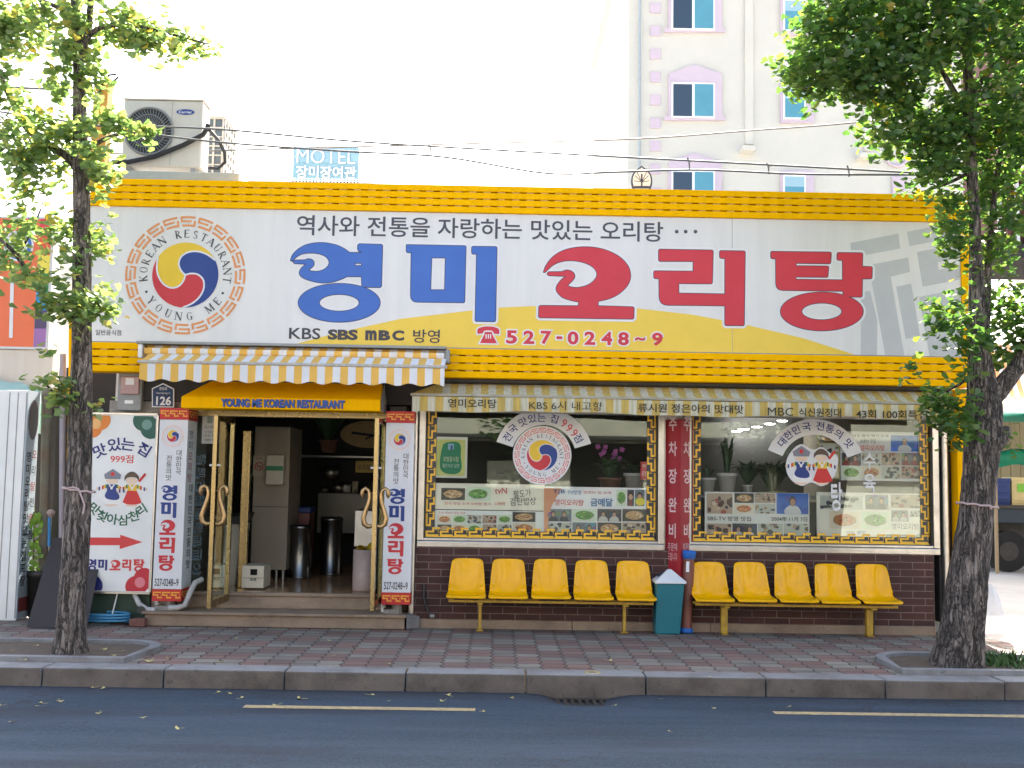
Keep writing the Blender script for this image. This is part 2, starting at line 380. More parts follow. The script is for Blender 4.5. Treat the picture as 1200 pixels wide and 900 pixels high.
def pavers():
    m, b, pos, xyz = base('pavers', .85); x, y = xyz[0], xyz[1]
    row = M(m, 'DIVIDE', y, .2); j = M(m, 'FLOOR', row); fr_ = M(m, 'SUBTRACT', row, j)
    tri = M(m, 'MULTIPLY', M(m, 'ABSOLUTE', M(m, 'SUBTRACT', fr_, .5)), .075)
    col = M(m, 'DIVIDE', M(m, 'ADD', x, tri), .23); i = M(m, 'FLOOR', col); fc = M(m, 'SUBTRACT', col, i)
    ex = M(m, 'MULTIPLY', M(m, 'MINIMUM', fc, M(m, 'SUBTRACT', 1, fc)), .23)
    ey = M(m, 'MULTIPLY', M(m, 'MINIMUM', fr_, M(m, 'SUBTRACT', 1, fr_)), .2)
    e = M(m, 'MINIMUM', ex, ey); joint = rng(m, e, .004, .0095, 1, 0)
    cx = M(m, 'FLOOR', M(m, 'DIVIDE', i, 2.)); cy = M(m, 'FLOOR', M(m, 'DIVIDE', j, 2.))
    chk = M(m, 'MODULO', M(m, 'ABSOLUTE', M(m, 'ADD', cx, cy)), 2.)
    cv = m.node_tree.nodes.new('ShaderNodeCombineXYZ'); m.node_tree.links.new(i, cv.inputs[0]); m.node_tree.links.new(j, cv.inputs[1])
    wn = m.node_tree.nodes.new('ShaderNodeTexWhiteNoise'); m.node_tree.links.new(cv.outputs[0], wn.inputs[0]); rnd = wn.outputs[0]
    red = mixc(m, rnd, (.19, .112, .09), (.27, .168, .135)); gry = mixc(m, rnd, (.195, .172, .14), (.295, .268, .218))
    chk = M(m, 'ABSOLUTE', M(m, 'SUBTRACT', chk, M(m, 'GREATER_THAN', node(m, 'ShaderNodeTexWhiteNoise', cv.outputs[0]), .95)))
    c = mixc(m, chk, red, gry)
    c = mixc(m, rng(m, rnd, .93, .94, 0, .8), c, (.2, .1, .085))
    c = mixc(m, rng(m, noise(m, pos, 1.3, 7), .42, .72, 0, .55), c, (.115, .098, .088))
    c = mixc(m, rng(m, noise(m, pos, 260, 2), .55, .75, 0, .35), c, (.27, .25, .225))
    c = mixc(m, rng(m, noise(m, pos, 5, 6), .6, .72, 0, .45), c, (.09, .08, .075))
    c = mixc(m, joint, c, (.04, .035, .031)); setc(m, b, c)
    h = M(m, 'ADD', M(m, 'SUBTRACT', 0, joint), M(m, 'MULTIPLY', noise(m, pos, 300, 3), .35))
    h = M(m, 'ADD', h, M(m, 'MULTIPLY', rnd, .3)); bumpto(m, b, h, .8, .006)
    return m
def granite(name, a, c2, stain):
    m, b, pos, xyz = base(name, .75)
    c = mixc(m, rng(m, noise(m, pos, 340, 2), .35, .65), a, c2)
    c = mixc(m, rng(m, noise(m, pos, 2.6, 6), .42, .7, 0, .7), c, stain)
    c = mixc(m, rng(m, noise(m, pos, 14, 5), .6, .75, 0, .5), c, tuple(x*.4 for x in stain))
    setc(m, b, c); bumpto(m, b, noise(m, pos, 60, 5), .6, .012)
    return m
def bricks():
    m, b, pos, xyz = base('brown_brick', .75)
    cv = m.node_tree.nodes.new('ShaderNodeCombineXYZ'); L = m.node_tree.links
    L.new(M(m, 'ADD', xyz[0], xyz[1]), cv.inputs[0]); L.new(xyz[2], cv.inputs[1])
    t = m.node_tree.nodes.new('ShaderNodeTexBrick'); L.new(cv.outputs[0], t.inputs['Vector'])
    t.inputs['Scale'].default_value = 1; t.inputs['Brick Width'].default_value = .29; t.inputs['Row Height'].default_value = .083
    t.inputs['Mortar Size'].default_value = .0055; t.inputs['Mortar Smooth'].default_value = .2; t.inputs['Bias'].default_value = -.1
    t.inputs['Color1'].default_value = (.045, .015, .0125, 1); t.inputs['Color2'].default_value = (.08, .027, .021, 1); t.inputs['Mortar'].default_value = (.2, .15, .128, 1)
    c = mixc(m, rng(m, noise(m, pos, 3, 6), .42, .72, 0, .6), t.outputs[0], (.045, .02, .018))
    c = mixc(m, rng(m, noise(m, pos, 150, 2), .5, .75, 0, .3), c, (.09, .05, .045)); setc(m, b, c)
    h = M(m, 'ADD', M(m, 'SUBTRACT', 0, t.outputs[1]), M(m, 'MULTIPLY', noise(m, pos, 90, 3), .3)); bumpto(m, b, h, .7, .01)
    return m
def bark():
    m, b, pos, xyz = base('bark', .9)
    n1 = noise(m, pos, 30, 7, (1, 1, .13), .7)
    w = noise(m, pos, 5, 3); cv = m.node_tree.nodes.new('ShaderNodeVectorMath'); cv.operation = 'ADD'
    sc = m.node_tree.nodes.new('ShaderNodeVectorMath'); sc.operation = 'SCALE'; sc.inputs[0].default_value = (1, 1, 0); m.node_tree.links.new(w, sc.inputs['Scale'])
    s2 = m.node_tree.nodes.new('ShaderNodeVectorMath'); s2.operation = 'SCALE'; m.node_tree.links.new(sc.outputs[0], s2.inputs[0]); s2.inputs['Scale'].default_value = .12
    m.node_tree.links.new(pos, cv.inputs[0]); m.node_tree.links.new(s2.outputs[0], cv.inputs[1])
    r1 = M(m, 'ABSOLUTE', M(m, 'SUBTRACT', noise(m, cv.outputs[0], 17, 3, (1, 1, .1), .5), .5))
    r2 = M(m, 'ABSOLUTE', M(m, 'SUBTRACT', noise(m, cv.outputs[0], 34, 3, (1, 1, .14), .5), .5))
    cr = M(m, 'MULTIPLY', rng(m, r1, 0, .075), rng(m, r2, 0, .06, .35, 1))
    c = mixc(m, rng(m, n1, .38, .62), (.125, .1, .085), (.35, .29, .245))
    c = mixc(m, cr, (.022, .018, .015), c)
    c = mixc(m, rng(m, noise(m, pos, 2.2, 5), .55, .75, 0, .22), c, (.22, .16, .13)); setc(m, b, c)
    bumpto(m, b, M(m, 'ADD', cr, M(m, 'MULTIPLY', n1, .8)), 1., .03)
    return m
ASPH, PAVE = asphalt(), pavers()
GRAN = granite('kerb_granite', (.19, .188, .188), (.34, .34, .34), (.12, .105, .093))
GRANS = granite('splashed_granite', (.1, .082, .068), (.23, .195, .16), (.045, .034, .026))
GRANT = granite('step_granite', (.25, .18, .125), (.36, .27, .19), (.15, .105, .075))
BRICK, BARK = bricks(), bark()
CONC = mat('pale_concrete', (.5, .48, .44), .9, dirt=.4, dscale=.8, fine=.12, bump=.3, bscale=90)
SOIL = mat('dry_soil', (.115, .085, .06), .95, dirt=.5, dscale=7, dcol=(.2, .16, .12), fine=.3, bump=.9, bscale=70)
KY = -3.056                                            # road face of the kerb
def hsheet(name, x0, x1, y0, y1, z, m):
    b = MB(); b.ngon([(x0, y0, z), (x1, y0, z), (x1, y1, z), (x0, y1, z)], m); return kind(b.build(name), 'structure')
hsheet('ground', -400, 400, .0, 700, -.012, CONC)
hsheet('ground', -400, 400, -700, -16.5, -.012, CONC)
hsheet('pavement', -60, 60, KY+.292, .25, -.004, PAVE)
hsheet('pavement', -60, 60, -16.5, -12.62, -.004, PAVE)
# road as a grid with a hollow in front of the drain
b = MB(); xs = [-60, -20, -8] + [-.3+.1*i for i in range(25)] + [8, 20, 60]; ys = [-12.3, -7, -4.6, -4.1, -3.9] + [-3.8+.08*i for i in range(11)]
def road_z(x, y):
    e = max(0, 1-(-(y-KY))/.62) if y < KY+.2 else 1
    return -.155-.05*math.exp(-((x-.78)/.33)**4)*min(1, e*1.3)
vs_ = [(x, y, road_z(x, y)) for y in ys for x in xs]; nx = len(xs)
b.add(vs_, [(r*nx+c, r*nx+c+1, (r+1)*nx+c+1, (r+1)*nx+c) for r in range(len(ys)-1) for c in range(nx-1)], ASPH, True)
kind(b.build('road'), 'structure')
b = MB(); rr = random.Random(3); x = -30.45
while x < 30:
    dz = rr.uniform(-.004, .004)
    y0 = KY+rr.uniform(-.004, .004); b.box(x+.004, x+1.05, y0, KY+.29, -.34, .004+dz, GRAN); b.m[-4] = b.mi(GRANS); x += 1.06
kind(b.build('kerb', bevel=.014), 'structure')
b = MB()
for i in range(-20, 20): b.box(i*1.06, i*1.06+1.05, -12.62, -12.3, -.3, .004, GRAN)
kind(b.build('kerb', bevel=.012), 'structure')
YEL = mat('road_paint', (.52, .4, .2), .8, dirt=.75, dscale=22, dcol=(.16, .15, .12), fine=.25, bump=.4, bscale=300)
for px0, px1, py0, py1 in ((286, 557, 827.5, 831.5), (907, 1330, 835, 841)):
    a = G(px0, py0, -.15); c = G(px1, py1, -.15); b = MB()
    b.add([(a.x, a.y-.055, -.1508), (c.x, c.y-.055, -.1508), (c.x, c.y+.055, -.1508), (a.x, a.y+.055, -.1508)], [(0, 1, 2, 3)], YEL)
    kind(b.build('road_marking'), 'structure')
# gutter grate let into the hollow
IRON = mat('cast_iron', (.035, .034, .033), .6, .7, dirt=.4, dscale=20, dcol=(.09, .06, .045), bump=.3)
HOLE = mat('black_hole', (.004, .004, .004), 1)
GX0, GX1, GY0, GY1 = .46, .98, -3.46, -3.12
b = MB(); zt = -.178
b.box(GX0, GX1, GY0, GY0+.05, zt-.05, zt, IRON); b.box(GX0, GX1, GY1-.05, GY1, zt-.05, zt, IRON)
for i in range(8):
    u = GX0+.02+i*(GX1-GX0-.08)/7; b.box(u, u+.035, GY0+.05, GY1-.05, zt-.05, zt-.002, IRON)
b.box(GX0+.01, GX1-.01, GY0+.02, GY1-.02, zt-.06, zt-.034, HOLE)
tag(b.build('drain_grate', bevel=.004), 'rusty cast iron drain grate set in the road at the foot of the kerb', 'drain grate')
b = MB(); c = G(695, 790, .01)
b.lathe([(.035, .008), (.07, .014), (.075, .006), (.075, .0)], (c.x, KY+.13, .004), mat('brass_marker', (.5, .42, .25), .5, .6, dirt=.5), 20)
tag(b.build('survey_marker'), 'small round brass survey marker set in the top of the kerb', 'marker')
# tree pits: soil inside a low stone edging
def pit(x0, x1, y0, y1, roundleft, roundright, label):
    pts = []
    def corner(cx, cy, r, a0, a1): pts.extend([(cx+r*cos(radians(a0+(a1-a0)*i/8)), cy+r*sin(radians(a0+(a1-a0)*i/8))) for i in range(9)])
    pts.append((x0, y0)); pts.append((x1, y0)) if not roundright else None
    if roundright: pts.append((x1-.1, y0)); corner(x1-.45, y1-.45, .45, 0, 90)
    else: pts.append((x1, y1))
    if roundleft: corner(x0+.45, y1-.45, .45, 90, 180)
    else: pts.append((x0, y1))
    b = MB(); b.ngon([(p[0], p[1], .012) for p in pts], SOIL); kind(b.build('soil'), 'structure')
    cx = sum(p[0] for p in pts)/len(pts); cy = sum(p[1] for p in pts)/len(pts)
    b = MB(); n = len(pts)
    inn = []
    for i in range(n):
        t = (Vector(pts[(i+1) % n])-Vector(pts[i-1])).normalized(); inn.append((pts[i][0]-t.y*.1, pts[i][1]+t.x*.1))
    v = [(*p, -.03) for p in pts]+[(*p, .045) for p in pts]+[(*p, .045) for p in inn]+[(*p, .0) for p in inn]
    b.add(v, [(k*n+i, k*n+(i+1) % n, (k+1)*n+(i+1) % n, (k+1)*n+i) for k in range(3) for i in range(n)], GRAN)
    tag(b.build('tree_pit_edging'), label, 'kerb edging')
pit(-6.0, -3.25, -2.72, -1.55, False, True, 'rounded grey stone edging round the soil of the left street tree')
pit(3.74, 7.2, -2.72, -1.6, True, False, 'rounded grey stone edging round the soil of the right street tree')

# ---------------------------------------------------------------- materials of the shop
YELLOW = mat('yellow_paint', (.95, .485, .0), .6, dirt=.25, dscale=2.2, dcol=(.6, .28, .0), streak=True, spec=.05)
PANEL = mat('sign_film', (.735, .71, .685), .38, dirt=.3, dscale=1.3, dcol=(.5, .485, .46), streak=True)
STEEL = mat('brushed_steel', (.55, .53, .49), .32, .95, dirt=.35, dscale=9, dcol=(.3, .27, .23))
BRASS = mat('worn_brass', (.36, .275, .13), .25, 1., dirt=.3, dscale=3, dcol=(.3, .24, .15))
SWAN = mat('bronze', (.5, .33, .16), .35, 1., dirt=.4, dscale=20)
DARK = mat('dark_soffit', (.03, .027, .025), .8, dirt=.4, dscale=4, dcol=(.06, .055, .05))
DKMET = mat('dark_metal', (.07, .068, .065), .5, .6, dirt=.4, dscale=8)
RENDER = mat('stained_render', (.36, .33, .29), .9, dirt=.7, dscale=5, dcol=(.16, .14, .12), fine=.15, bump=.5, bscale=40)
WHITEP = mat('white_paint', (.78, .78, .76), .5, dirt=.25, dscale=3, dcol=(.5, .48, .44))
GREYP = mat('grey_plastic', (.3, .3, .29), .55, dirt=.4, dscale=6)
FABW = mat('white_awning_cloth', (.72, .72, .74), .85, dirt=.2, dscale=4, dcol=(.5, .48, .42), bump=.15, bscale=500)
FABY = mat('yellow_awning_cloth', (.8, .47, .1), .85, dirt=.2, dscale=4, bump=.15, bscale=500)
MOSSW = mat('mouldy_white_cloth', (.6, .57, .46), .9, dirt=.75, dscale=7, dcol=(.3, .27, .1), streak=True)
MOSSY = mat('mouldy_yellow_cloth', (.58, .4, .1), .9, dirt=.75, dscale=7, dcol=(.27, .23, .07), streak=True)
GOLD = mat('gold_film', (.88, .5, .03), .4, dirt=.15, dscale=8)
BLACKF = mat('black_film', (.02, .022, .026), .3)
def glass(name, tint, k):
    m = bpy.data.materials.new(name); m.use_nodes = True; n = m.node_tree.nodes; L = m.node_tree.links; n.clear()
    o = n.new('ShaderNodeOutputMaterial'); mx = n.new('ShaderNodeMixShader'); t = n.new('ShaderNodeBsdfTransparent'); g = n.new('ShaderNodeBsdfGlossy')
    t.inputs[0].default_value = (*tint, 1); g.inputs['Roughness'].default_value = .012; g.inputs[0].default_value = (.82, .96, .9, 1)
    f = n.new('ShaderNodeFresnel'); f.inputs[0].default_value = 1.5; ml = n.new('ShaderNodeMath'); ml.operation = 'MULTIPLY'; ml.inputs[1].default_value = k; ml.use_clamp = True
    L.new(f.outputs[0], ml.inputs[0]); L.new(ml.outputs[0], mx.inputs[0]); L.new(t.outputs[0], mx.inputs[1]); L.new(g.outputs[0], mx.inputs[2]); L.new(mx.outputs[0], o.inputs[0]); return m
GLASS = glass('window_glass', (.97, .99, .98), 2.1)
FLOOR = mat('brown_floor', (.55, .33, .17), .1, dirt=.4, dscale=2, dcol=(.11, .07, .045))
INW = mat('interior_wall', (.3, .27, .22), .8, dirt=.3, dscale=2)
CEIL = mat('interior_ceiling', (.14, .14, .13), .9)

# ---------------------------------------------------------------- the restaurant
YS = -.25                                              # front of the fascia sign
XL, XR = P(100, 330, YS).x, P(1126, 340, YS).x
Z4 = P(600, 219.2, YS).z; Z3 = P(600, 251.0, YS).z; Z2 = P(600, 409.8, YS).z; Z1 = P(600, 443.7, YS).z
B = thing('restaurant_building', 'single storey brick restaurant with gold bordered windows and an open glass door', 'restaurant', (.3, .3, 0))
def bb(name, m, *boxes, bevel=0., par=None):
    b = MB()
    for q in boxes: b.box(*q, m)
    return b.build(name, par or B, bevel=bevel)
XB0, XB1 = -1.0, 5.13                                  # brick front
bb('brick_wall', BRICK, (XB0, XB1, .05, .28, .09, .935))
b = MB(); rr = random.Random(5); x = XB0-.0
while x < XB1-.1:
    w = rr.choice((1.35, 1.6, 1.9)); x2 = min(XB1, x+w); b.box(x+.003, x2, .0+rr.uniform(0, .006), .1, -.02, .098, GRANT); x = x2
b.build('plinth', B, bevel=.012)
YG = .12                                               # window glass
def window(px0, px1, pyb):
    l = P(px0, 560, .03).x; r = P(px1, 560, .03).x; zb = .995; zt = 2.56; w = .075
    b = MB(); b.box(l-.0, r, .03, .16, zb-.075, zb-.003, STEEL); f0 = b.build('sill', B, bevel=.008)
    b = MB(); b.box(l, l+w, .035, .17, zb, zt, STEEL); b.box(r-w, r, .035, .17, zb, zt, STEEL); b.box(l+w, r-w, .035, .17, zt-.06, zt, STEEL); b.box(l+w, r-w, .045, .17, zb, zb+.03, STEEL)
    b.box(l+w, l+w+.015, .06, .15, zb+.03, zt-.06, DKMET); b.box(r-w-.015, r-w, .06, .15, zb+.03, zt-.06, DKMET)
    f = b.build('window_frame', B, bevel=.006)
    b = MB(); b.ngon([(l+w, YG, zb), (r-w, YG, zb), (r-w, YG, zt), (l+w, YG, zt)], GLASS); b.build('pane', f)
    gl, gr, gb = l+w+.02, r-w-.02, zb+.05; q = .102
    b = MB(); fr = front(YG-.004); n = round((gr-gl)/.172)
    keyrow(b, gl, gr, gb+q, gb, n, fr, GOLD, .2)
    nz = 9; zt2 = gb+q+nz*.172
    keyrow(b, gb+q+.01, zt2, gl+q, gl, nz, lambda u, v: (v, YG-.004-JIT[0], u), GOLD, .2)
    keyrow(b, gb+q+.01, zt2, gr-q, gr, nz, lambda u, v: (v, YG-.004-JIT[0], u), GOLD, .2)
    b.ngon([fr(gl, gb-.012), fr(gr, gb-.012), fr(gr, gb), fr(gl, gb)], GOLD)
    b.build('key_pattern_border', f)
    b = MB(); fr = front(YG-.002)
    for k in (gl-.008, gr-q-.004):
        b.ngon([fr(k, gb-.02), fr(k+q+.012, gb-.02), fr(k+q+.012, zt), fr(k, zt)], BLACKF)
    b.ngon([fr(gl+q+.004, gb-.02), fr(gr-q-.004, gb-.02), fr(gr-q-.004, gb+.07), fr(gl+q+.004, gb+.07)], BLACKF); b.build('border_backing', f)
    return l, r
w1 = window(490, 779, 641); w2 = window(803, 1101, 650)
bb('middle_pillar', STEEL, (w1[1]+.003, w2[0]-.003, .1, .26, .14, 2.56), bevel=.01)
bb('corner_pillar', STEEL, (w2[1]+.03, w2[1]+.1, .0, .2, .14, 2.6), (w1[0]-.075, w1[0]-.015, -.0, .2, .14, 2.6), bevel=.02)
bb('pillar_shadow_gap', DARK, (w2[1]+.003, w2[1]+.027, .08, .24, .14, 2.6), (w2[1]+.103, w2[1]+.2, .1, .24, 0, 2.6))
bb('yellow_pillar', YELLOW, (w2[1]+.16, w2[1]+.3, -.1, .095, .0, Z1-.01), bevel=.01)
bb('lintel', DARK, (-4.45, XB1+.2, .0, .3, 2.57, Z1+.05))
bb('entrance_pillar', DKMET, (-1.28, XB0-.08, .1, .4, .0, 2.56), bevel=.01)
XD0, XD1 = -3.73, -1.3                                 # door recess
bb('left_wall', RENDER, (-4.56, XD0, .06, .35, .0, 2.565))
YD = .25                                               # door plane
FZ = .35
zt = P(350, 484, YD).z
b = MB(); b.box(XD0+.003, XD1-.003, YD-.05, YD+.05, zt-.06, zt+.03, BRASS); b.box(XD0+.003, XD0+.05, YD-.05, YD+.05, FZ, zt-.063, BRASS)
b.box(-1.36, XD1-.003, YD-.05, YD+.05, FZ, zt-.063, BRASS); b.box(-3.3, -3.22, YD-.05, YD+.05, FZ, zt-.063, BRASS); u = P(287, 600, .8).x; b.box(u-.05, u+.05, .75, .85, FZ, zt-.2, BRASS)
fr_ = b.build('door_frame', B, bevel=.008)
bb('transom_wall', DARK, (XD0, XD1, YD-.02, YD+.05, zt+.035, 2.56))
b = MB(); b.ngon([(XD0+.05, YD, FZ+.05), (-3.3, YD, FZ+.05), (-3.3, YD, zt-.06), (XD0+.05, YD, zt-.06)], GLASS); sp_ = b.build('side_pane', B)
b = MB(); FROST = mat('blue_sticker', (.09, .14, .17), .6); fq = front(YD-.006)
rr = random.Random(2)
for k in range(9):
    z = FZ+.2+k*.16; x0 = XD0+.12; w = .22
    b.ngon([fq(x0, z), fq(x0+w*rr.uniform(.3, .6), z), fq(x0+w*.5, z+.03), fq(x0, z+.03)], FROST)
    word(b, '오리탕전골영미찜백'[k], (x0+.1, z+.07), .1, .11, fq, FROST, 0)
b.build('side_pane_lettering', sp_)
b = MB(); prect(b, 237, 482, 262, 520, YD-.03, mat('notice_sheet', (.55, .53, .5), .6)); prect(b, 250, 486, 261, 506, YD-.032, mat('pink_paper', (.6, .32, .3), .6))
prect(b, 243, 485, 249, 496, YD-.032, mat('grey_green_print', (.25, .3, .22), .6))
for k, y in enumerate((499, 505, 509, 514)): pword(b, ['음식점 안내', '가격표시 요금', '포장 합니다', '영미'][k], (240, y, 258-3*(k == 3), y+3), YD-.033, ink(60, 60, 60))
tag(b.build('door_notice'), 'pale notice sheet with a pink slip in the glass left of the open door', 'notice')
def leaf(name, xh, label):
    b = MB(); y0, y1 = YD-.9, YD-.06; t = .024; z0 = FZ-.1; z1 = zt-.09
    for q in ((y0, y0+.07, z0, z1), (y1-.06, y1, z0, z1), (y0+.07, y1-.06, z0, z0+.09), (y0+.07, y1-.06, z1-.06, z1)): b.box(xh-t, xh+t, *q, BRASS)
    d = b.build(name, B, bevel=.006)
    b = MB(); b.ngon([(xh, y0+.07, z0+.09), (xh, y1-.06, z0+.09), (xh, y1-.06, z1-.06), (xh, y0+.07, z1-.06)], GLASS); b.build('door_pane', d)
    for s in (-1, 1):                                   # swan-neck handles
        b = MB(); y = y0+.045; zc = FZ+1.02; pts = []
        for u, z in ((.04, .3), (.09, .31), (.125, .275), (.12, .22), (.085, .2), (.075, .235), (.1, .26)): pass
        prof = [(.05, .17), (.045, .215), (.07, .25), (.105, .245), (.12, .2), (.105, .13), (.085, .05), (.06, -.03), (.055, -.1), (.075, -.155), (.12, -.175), (.15, -.15)]
        prof = [(.155-u, z) for u, z in prof][::-1]
        pp = [(xh+s*(.02+u*1.05), y, zc+z) for u, z in prof]
        # neck from the stile outwards, up, and over to the beak
        sw = [(.03, -.19), (.07, -.2), (.115, -.17), (.125, -.1), (.1, -.02), (.07, .07), (.06, .14), (.075, .2), (.11, .225), (.14, .2), (.145, .15), (.14, .115)]
        b.tube([(xh+s*u, y, zc+z) for u, z in sw], [.02, .027, .03, .028, .026, .024, .022, .021, .021, .025, .028, .008], SWAN, 10)
        b.tube([(xh, y, zc+.17), (xh+s*.07, y, zc+.17)], .008, BRASS, 8); b.tube([(xh, y, zc+.45), (xh+s*.06, y, zc+.45)], .012, WHITEP, 8)
        b.build('door_handle', d)
    return d
leaf('door_leaf', -3.13, ''); leaf('door_leaf', -1.345, '')
# shell and interior
bb('outer_wall', WHITEP, (XL+.2, XL+.38, .36, 8, 0, 4.6), (XR-.2, XR-.02, .3, 8, 0, 4.6), (XL+.2, XR-.02, 8, 8.2, 0, 4.6))
bb('front_upper_wall', RENDER, (XL+.2, XR-.02, .0, .28, Z1+.06, Z4-.15))
bb('roof', GREYP, (XL+.15, XR-.02, .29, 8.2, 4.62, 4.75))
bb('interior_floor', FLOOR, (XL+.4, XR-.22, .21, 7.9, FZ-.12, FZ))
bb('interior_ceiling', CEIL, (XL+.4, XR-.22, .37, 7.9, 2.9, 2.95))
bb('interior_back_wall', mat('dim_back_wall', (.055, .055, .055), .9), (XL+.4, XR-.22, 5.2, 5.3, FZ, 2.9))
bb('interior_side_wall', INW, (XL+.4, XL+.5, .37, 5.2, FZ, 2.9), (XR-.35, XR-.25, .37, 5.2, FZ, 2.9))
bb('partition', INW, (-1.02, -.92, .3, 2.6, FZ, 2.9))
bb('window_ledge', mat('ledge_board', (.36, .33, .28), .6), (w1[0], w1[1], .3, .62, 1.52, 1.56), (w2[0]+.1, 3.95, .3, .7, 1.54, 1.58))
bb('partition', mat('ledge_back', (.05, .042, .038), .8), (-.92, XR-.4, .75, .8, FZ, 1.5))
LIT = mat('lit_downlight', (1, 1, 1)); e = LIT.node_tree.nodes['Principled BSDF']; e.inputs['Emission Color'].default_value = (1, .97, .9, 1); e.inputs['Emission Strength'].default_value = 9
for px, py in ((863, 505), (872, 503), (887, 500), (902, 496.5), (917, 493)):
    d = ROT @ Vector(((px-600)/FPX, -(py-450)/FPX, -1)); c = CAM+d*((2.893-CAM.z)/d.z)
    if c.y > 5: c = CAM+d*((5.0-CAM.y)/d.y)
    b = MB(); b.lathe([(0, 0), (.07, 0), (.085, .012)], (c.x, c.y, c.z-.012), LIT, 16)
    tag(b.build('ceiling_light'), 'small round lit downlight in the dark ceiling behind the right window', 'ceiling light', 'ceiling downlights')
# entrance steps
b = MB(); b.box(-3.96, -1.02, -.2, .22, .0, .13, GRANT); b.box(-3.99, -1.0, -.235, .2, .131, .165, GRANT); b.box(-3.72, -1.02, .19, .3, .166, .31, GRANT); b.box(-3.73, -1.02, .165, .24, .311, FZ+.003, GRANT)
b.hexa([(-.998, -.2, 0), (-.86, -.05, 0), (-.86, .0, 0), (-.998, .0, 0), (-.998, -.2, .165), (-.86, -.05, .13), (-.86, .0, .13), (-.998, .0, .165)], GRAN)
tag(b.build('entrance_steps', bevel=.01), 'two worn granite steps up to the open glass door', 'steps')

# ---------------------------------------------------------------- the fascia sign
SG = thing('fascia_sign', 'huge white fascia sign with blue and red duck soup lettering between yellow slatted bands', 'shop sign', ((XL+XR)/2, YS, Z1))
b = MB(); b.box(XL, XR, YS, -.02, Z2, Z3, PANEL); b.box(XL, XR, YS-.012, YS-.001, Z2-.001, Z2+.012, GREYP)
b.build('sign_panel', SG)
b = MB(); b.box(XR+.003, XR+.1, YS-.02, .0, Z1, Z4, YELLOW); b.build('end_frame', SG, bevel=.005)
b = MB(); xs_ = P(858, 340, YS).x; b.box(xs_-.003, xs_+.003, YS-.002, YS-.0, Z2+.013, Z3, GREYP); b.build('panel_joint', SG)
def band(z0, z1):
    h = (z1-z0); k = .216*h; g = (h-4*k)/3
    b = MB(); b.box(XL, XR, YS+.1, -.03, z0, z1, YELLOW)
    for i in range(4): z = z0+i*(k+g); b.box(XL, XR, YS-.035, YS+.1, z, z+k, YELLOW)
    b.build('slatted_band', SG, bevel=.004, seg=1)
    b = MB()
    for i in range(3):
        z = z0+k+i*(k+g); x = XL+.05
        while x < XR-.1: b.box(x, x+.085, YS-.027, YS+.09, z+.002, z+g-.002, mat('pale_clip', (.62, .36, .08), .6)); x += .168
    kind(b.build('slat_clips', SG), 'stuff')
band(Z3+.002, Z4); band(Z1, Z2-.002)
# duck-soup title, one outline per syllable (photo pixels through an enlargement of 7.5)
TY = [
 ('영', 330, 270, [spline([(80,265),(100,215,1),(150,165,1),(230,125,1),(350,110,1),(470,128,1),(545,160,1),(595,196),(703,198),(700,188),(680,183,1),(670,160),(672,130),(684,120),(878,126),(886,134),(876,490),(866,500),(708,498),(704,405),(575,405),(520,430,1),(440,455,1),(350,460,1),(250,440,1),(180,410,1),(158,375,1),(175,335,1),(217,296),(115,290),(103,278),(113,264),(205,262),(240,252,1),(278,270,1),(280,308,1),(234,350),(270,360,1),(325,361,1),(385,338,1),(420,290,1),(400,240,1),(340,208,1),(260,198,1),(180,207,1),(125,238,1),(92,270)]),
   [(645,288),(705,288),(705,312),(645,312)]], [ell(507,637,358,168,56), ell(507,637,177,76,40)]),
 ('미', 470, 270, [soften([(60,128),(569,138),(557,634),(85,628,60),(92,195,4),(48,193),(48,128)], 14), [(268,240),(392,240),(385,525),(258,525)]], [soften([(623,143),(841,146),(828,800),(653,798),(666,208,4),(623,206)], 14)]),
 ('오', 620, 270, [spline([(128,368),(150,310,1),(215,230,1),(320,172,1),(480,147,1),(640,165,1),(780,225,1),(865,310,1),(890,400,1),(865,480,1),(790,555,1),(700,600,1),(606,622),(605,665),(910,674),(921,684),(918,770),(908,778),(95,766),(85,758),(88,672),(98,662),(425,665),(437,655),(437,628),(360,612,1),(290,585,1),(242,530,1),(245,490,1),(280,440,1),(325,403),(172,396),(160,382),(172,367),(285,365),(340,351,1),(392,378,1),(395,420,1),(335,485),(370,500,1),(440,503,1),(530,475,1),(585,425,1),(597,378,1),(565,325,1),(490,285,1),(390,266,1),(290,272,1),(210,305,1),(140,368)])], []),
 ('리', 760, 270, [soften([(90,168),(566,176),(558,468),(263,466,4),(263,554,4),(672,561,4),(672,246,4),(626,243),(626,180),(847,184),(838,836),(672,834),(672,662,4),(95,655,75),(93,424,4),(47,420),(47,358),(393,362,4),(394,272,4),(90,270)], 14)], []),
 ('탕', 890, 270, [soften([(100,187),(629,194),(622,292),(319,288,3),(319,313,3),(606,317),(598,411),(318,408,3),(318,432,3),(731,438,4),(730,262,4),(682,260),(684,197),(905,200),(901,318,4),(989,322),(986,423),(903,425,4),(899,585),(742,582,4),(731,533,4),(145,525,60),(143,250,4),(100,245)], 14)], [ell(547,713,362,168,56), ell(547,713,178,76,40)]),
]
BLUE, RED = ink(62, 108, 190), ink(212, 50, 66)
EDGE = ink(60, 56, 78); HALO = ink(232, 230, 230)
b = MB()
for ch, ox, oy, main, extra in TY:
    col = BLUE if ch in '영미' else RED
    groups = [main]+([extra] if extra else [])
    for g in groups:
        cs = [px2(c, YS, ox, oy, 7.5) for c in g]
        outline(b, cs, .034, YS-.0018, HALO); outline(b, cs, .0085, YS-.0038, EDGE); shape(b, cs, front(YS-.0056), col)
b.build('title_lettering', SG)
TITLE = {}                                             # the same syllables, normalised, for the smaller signs
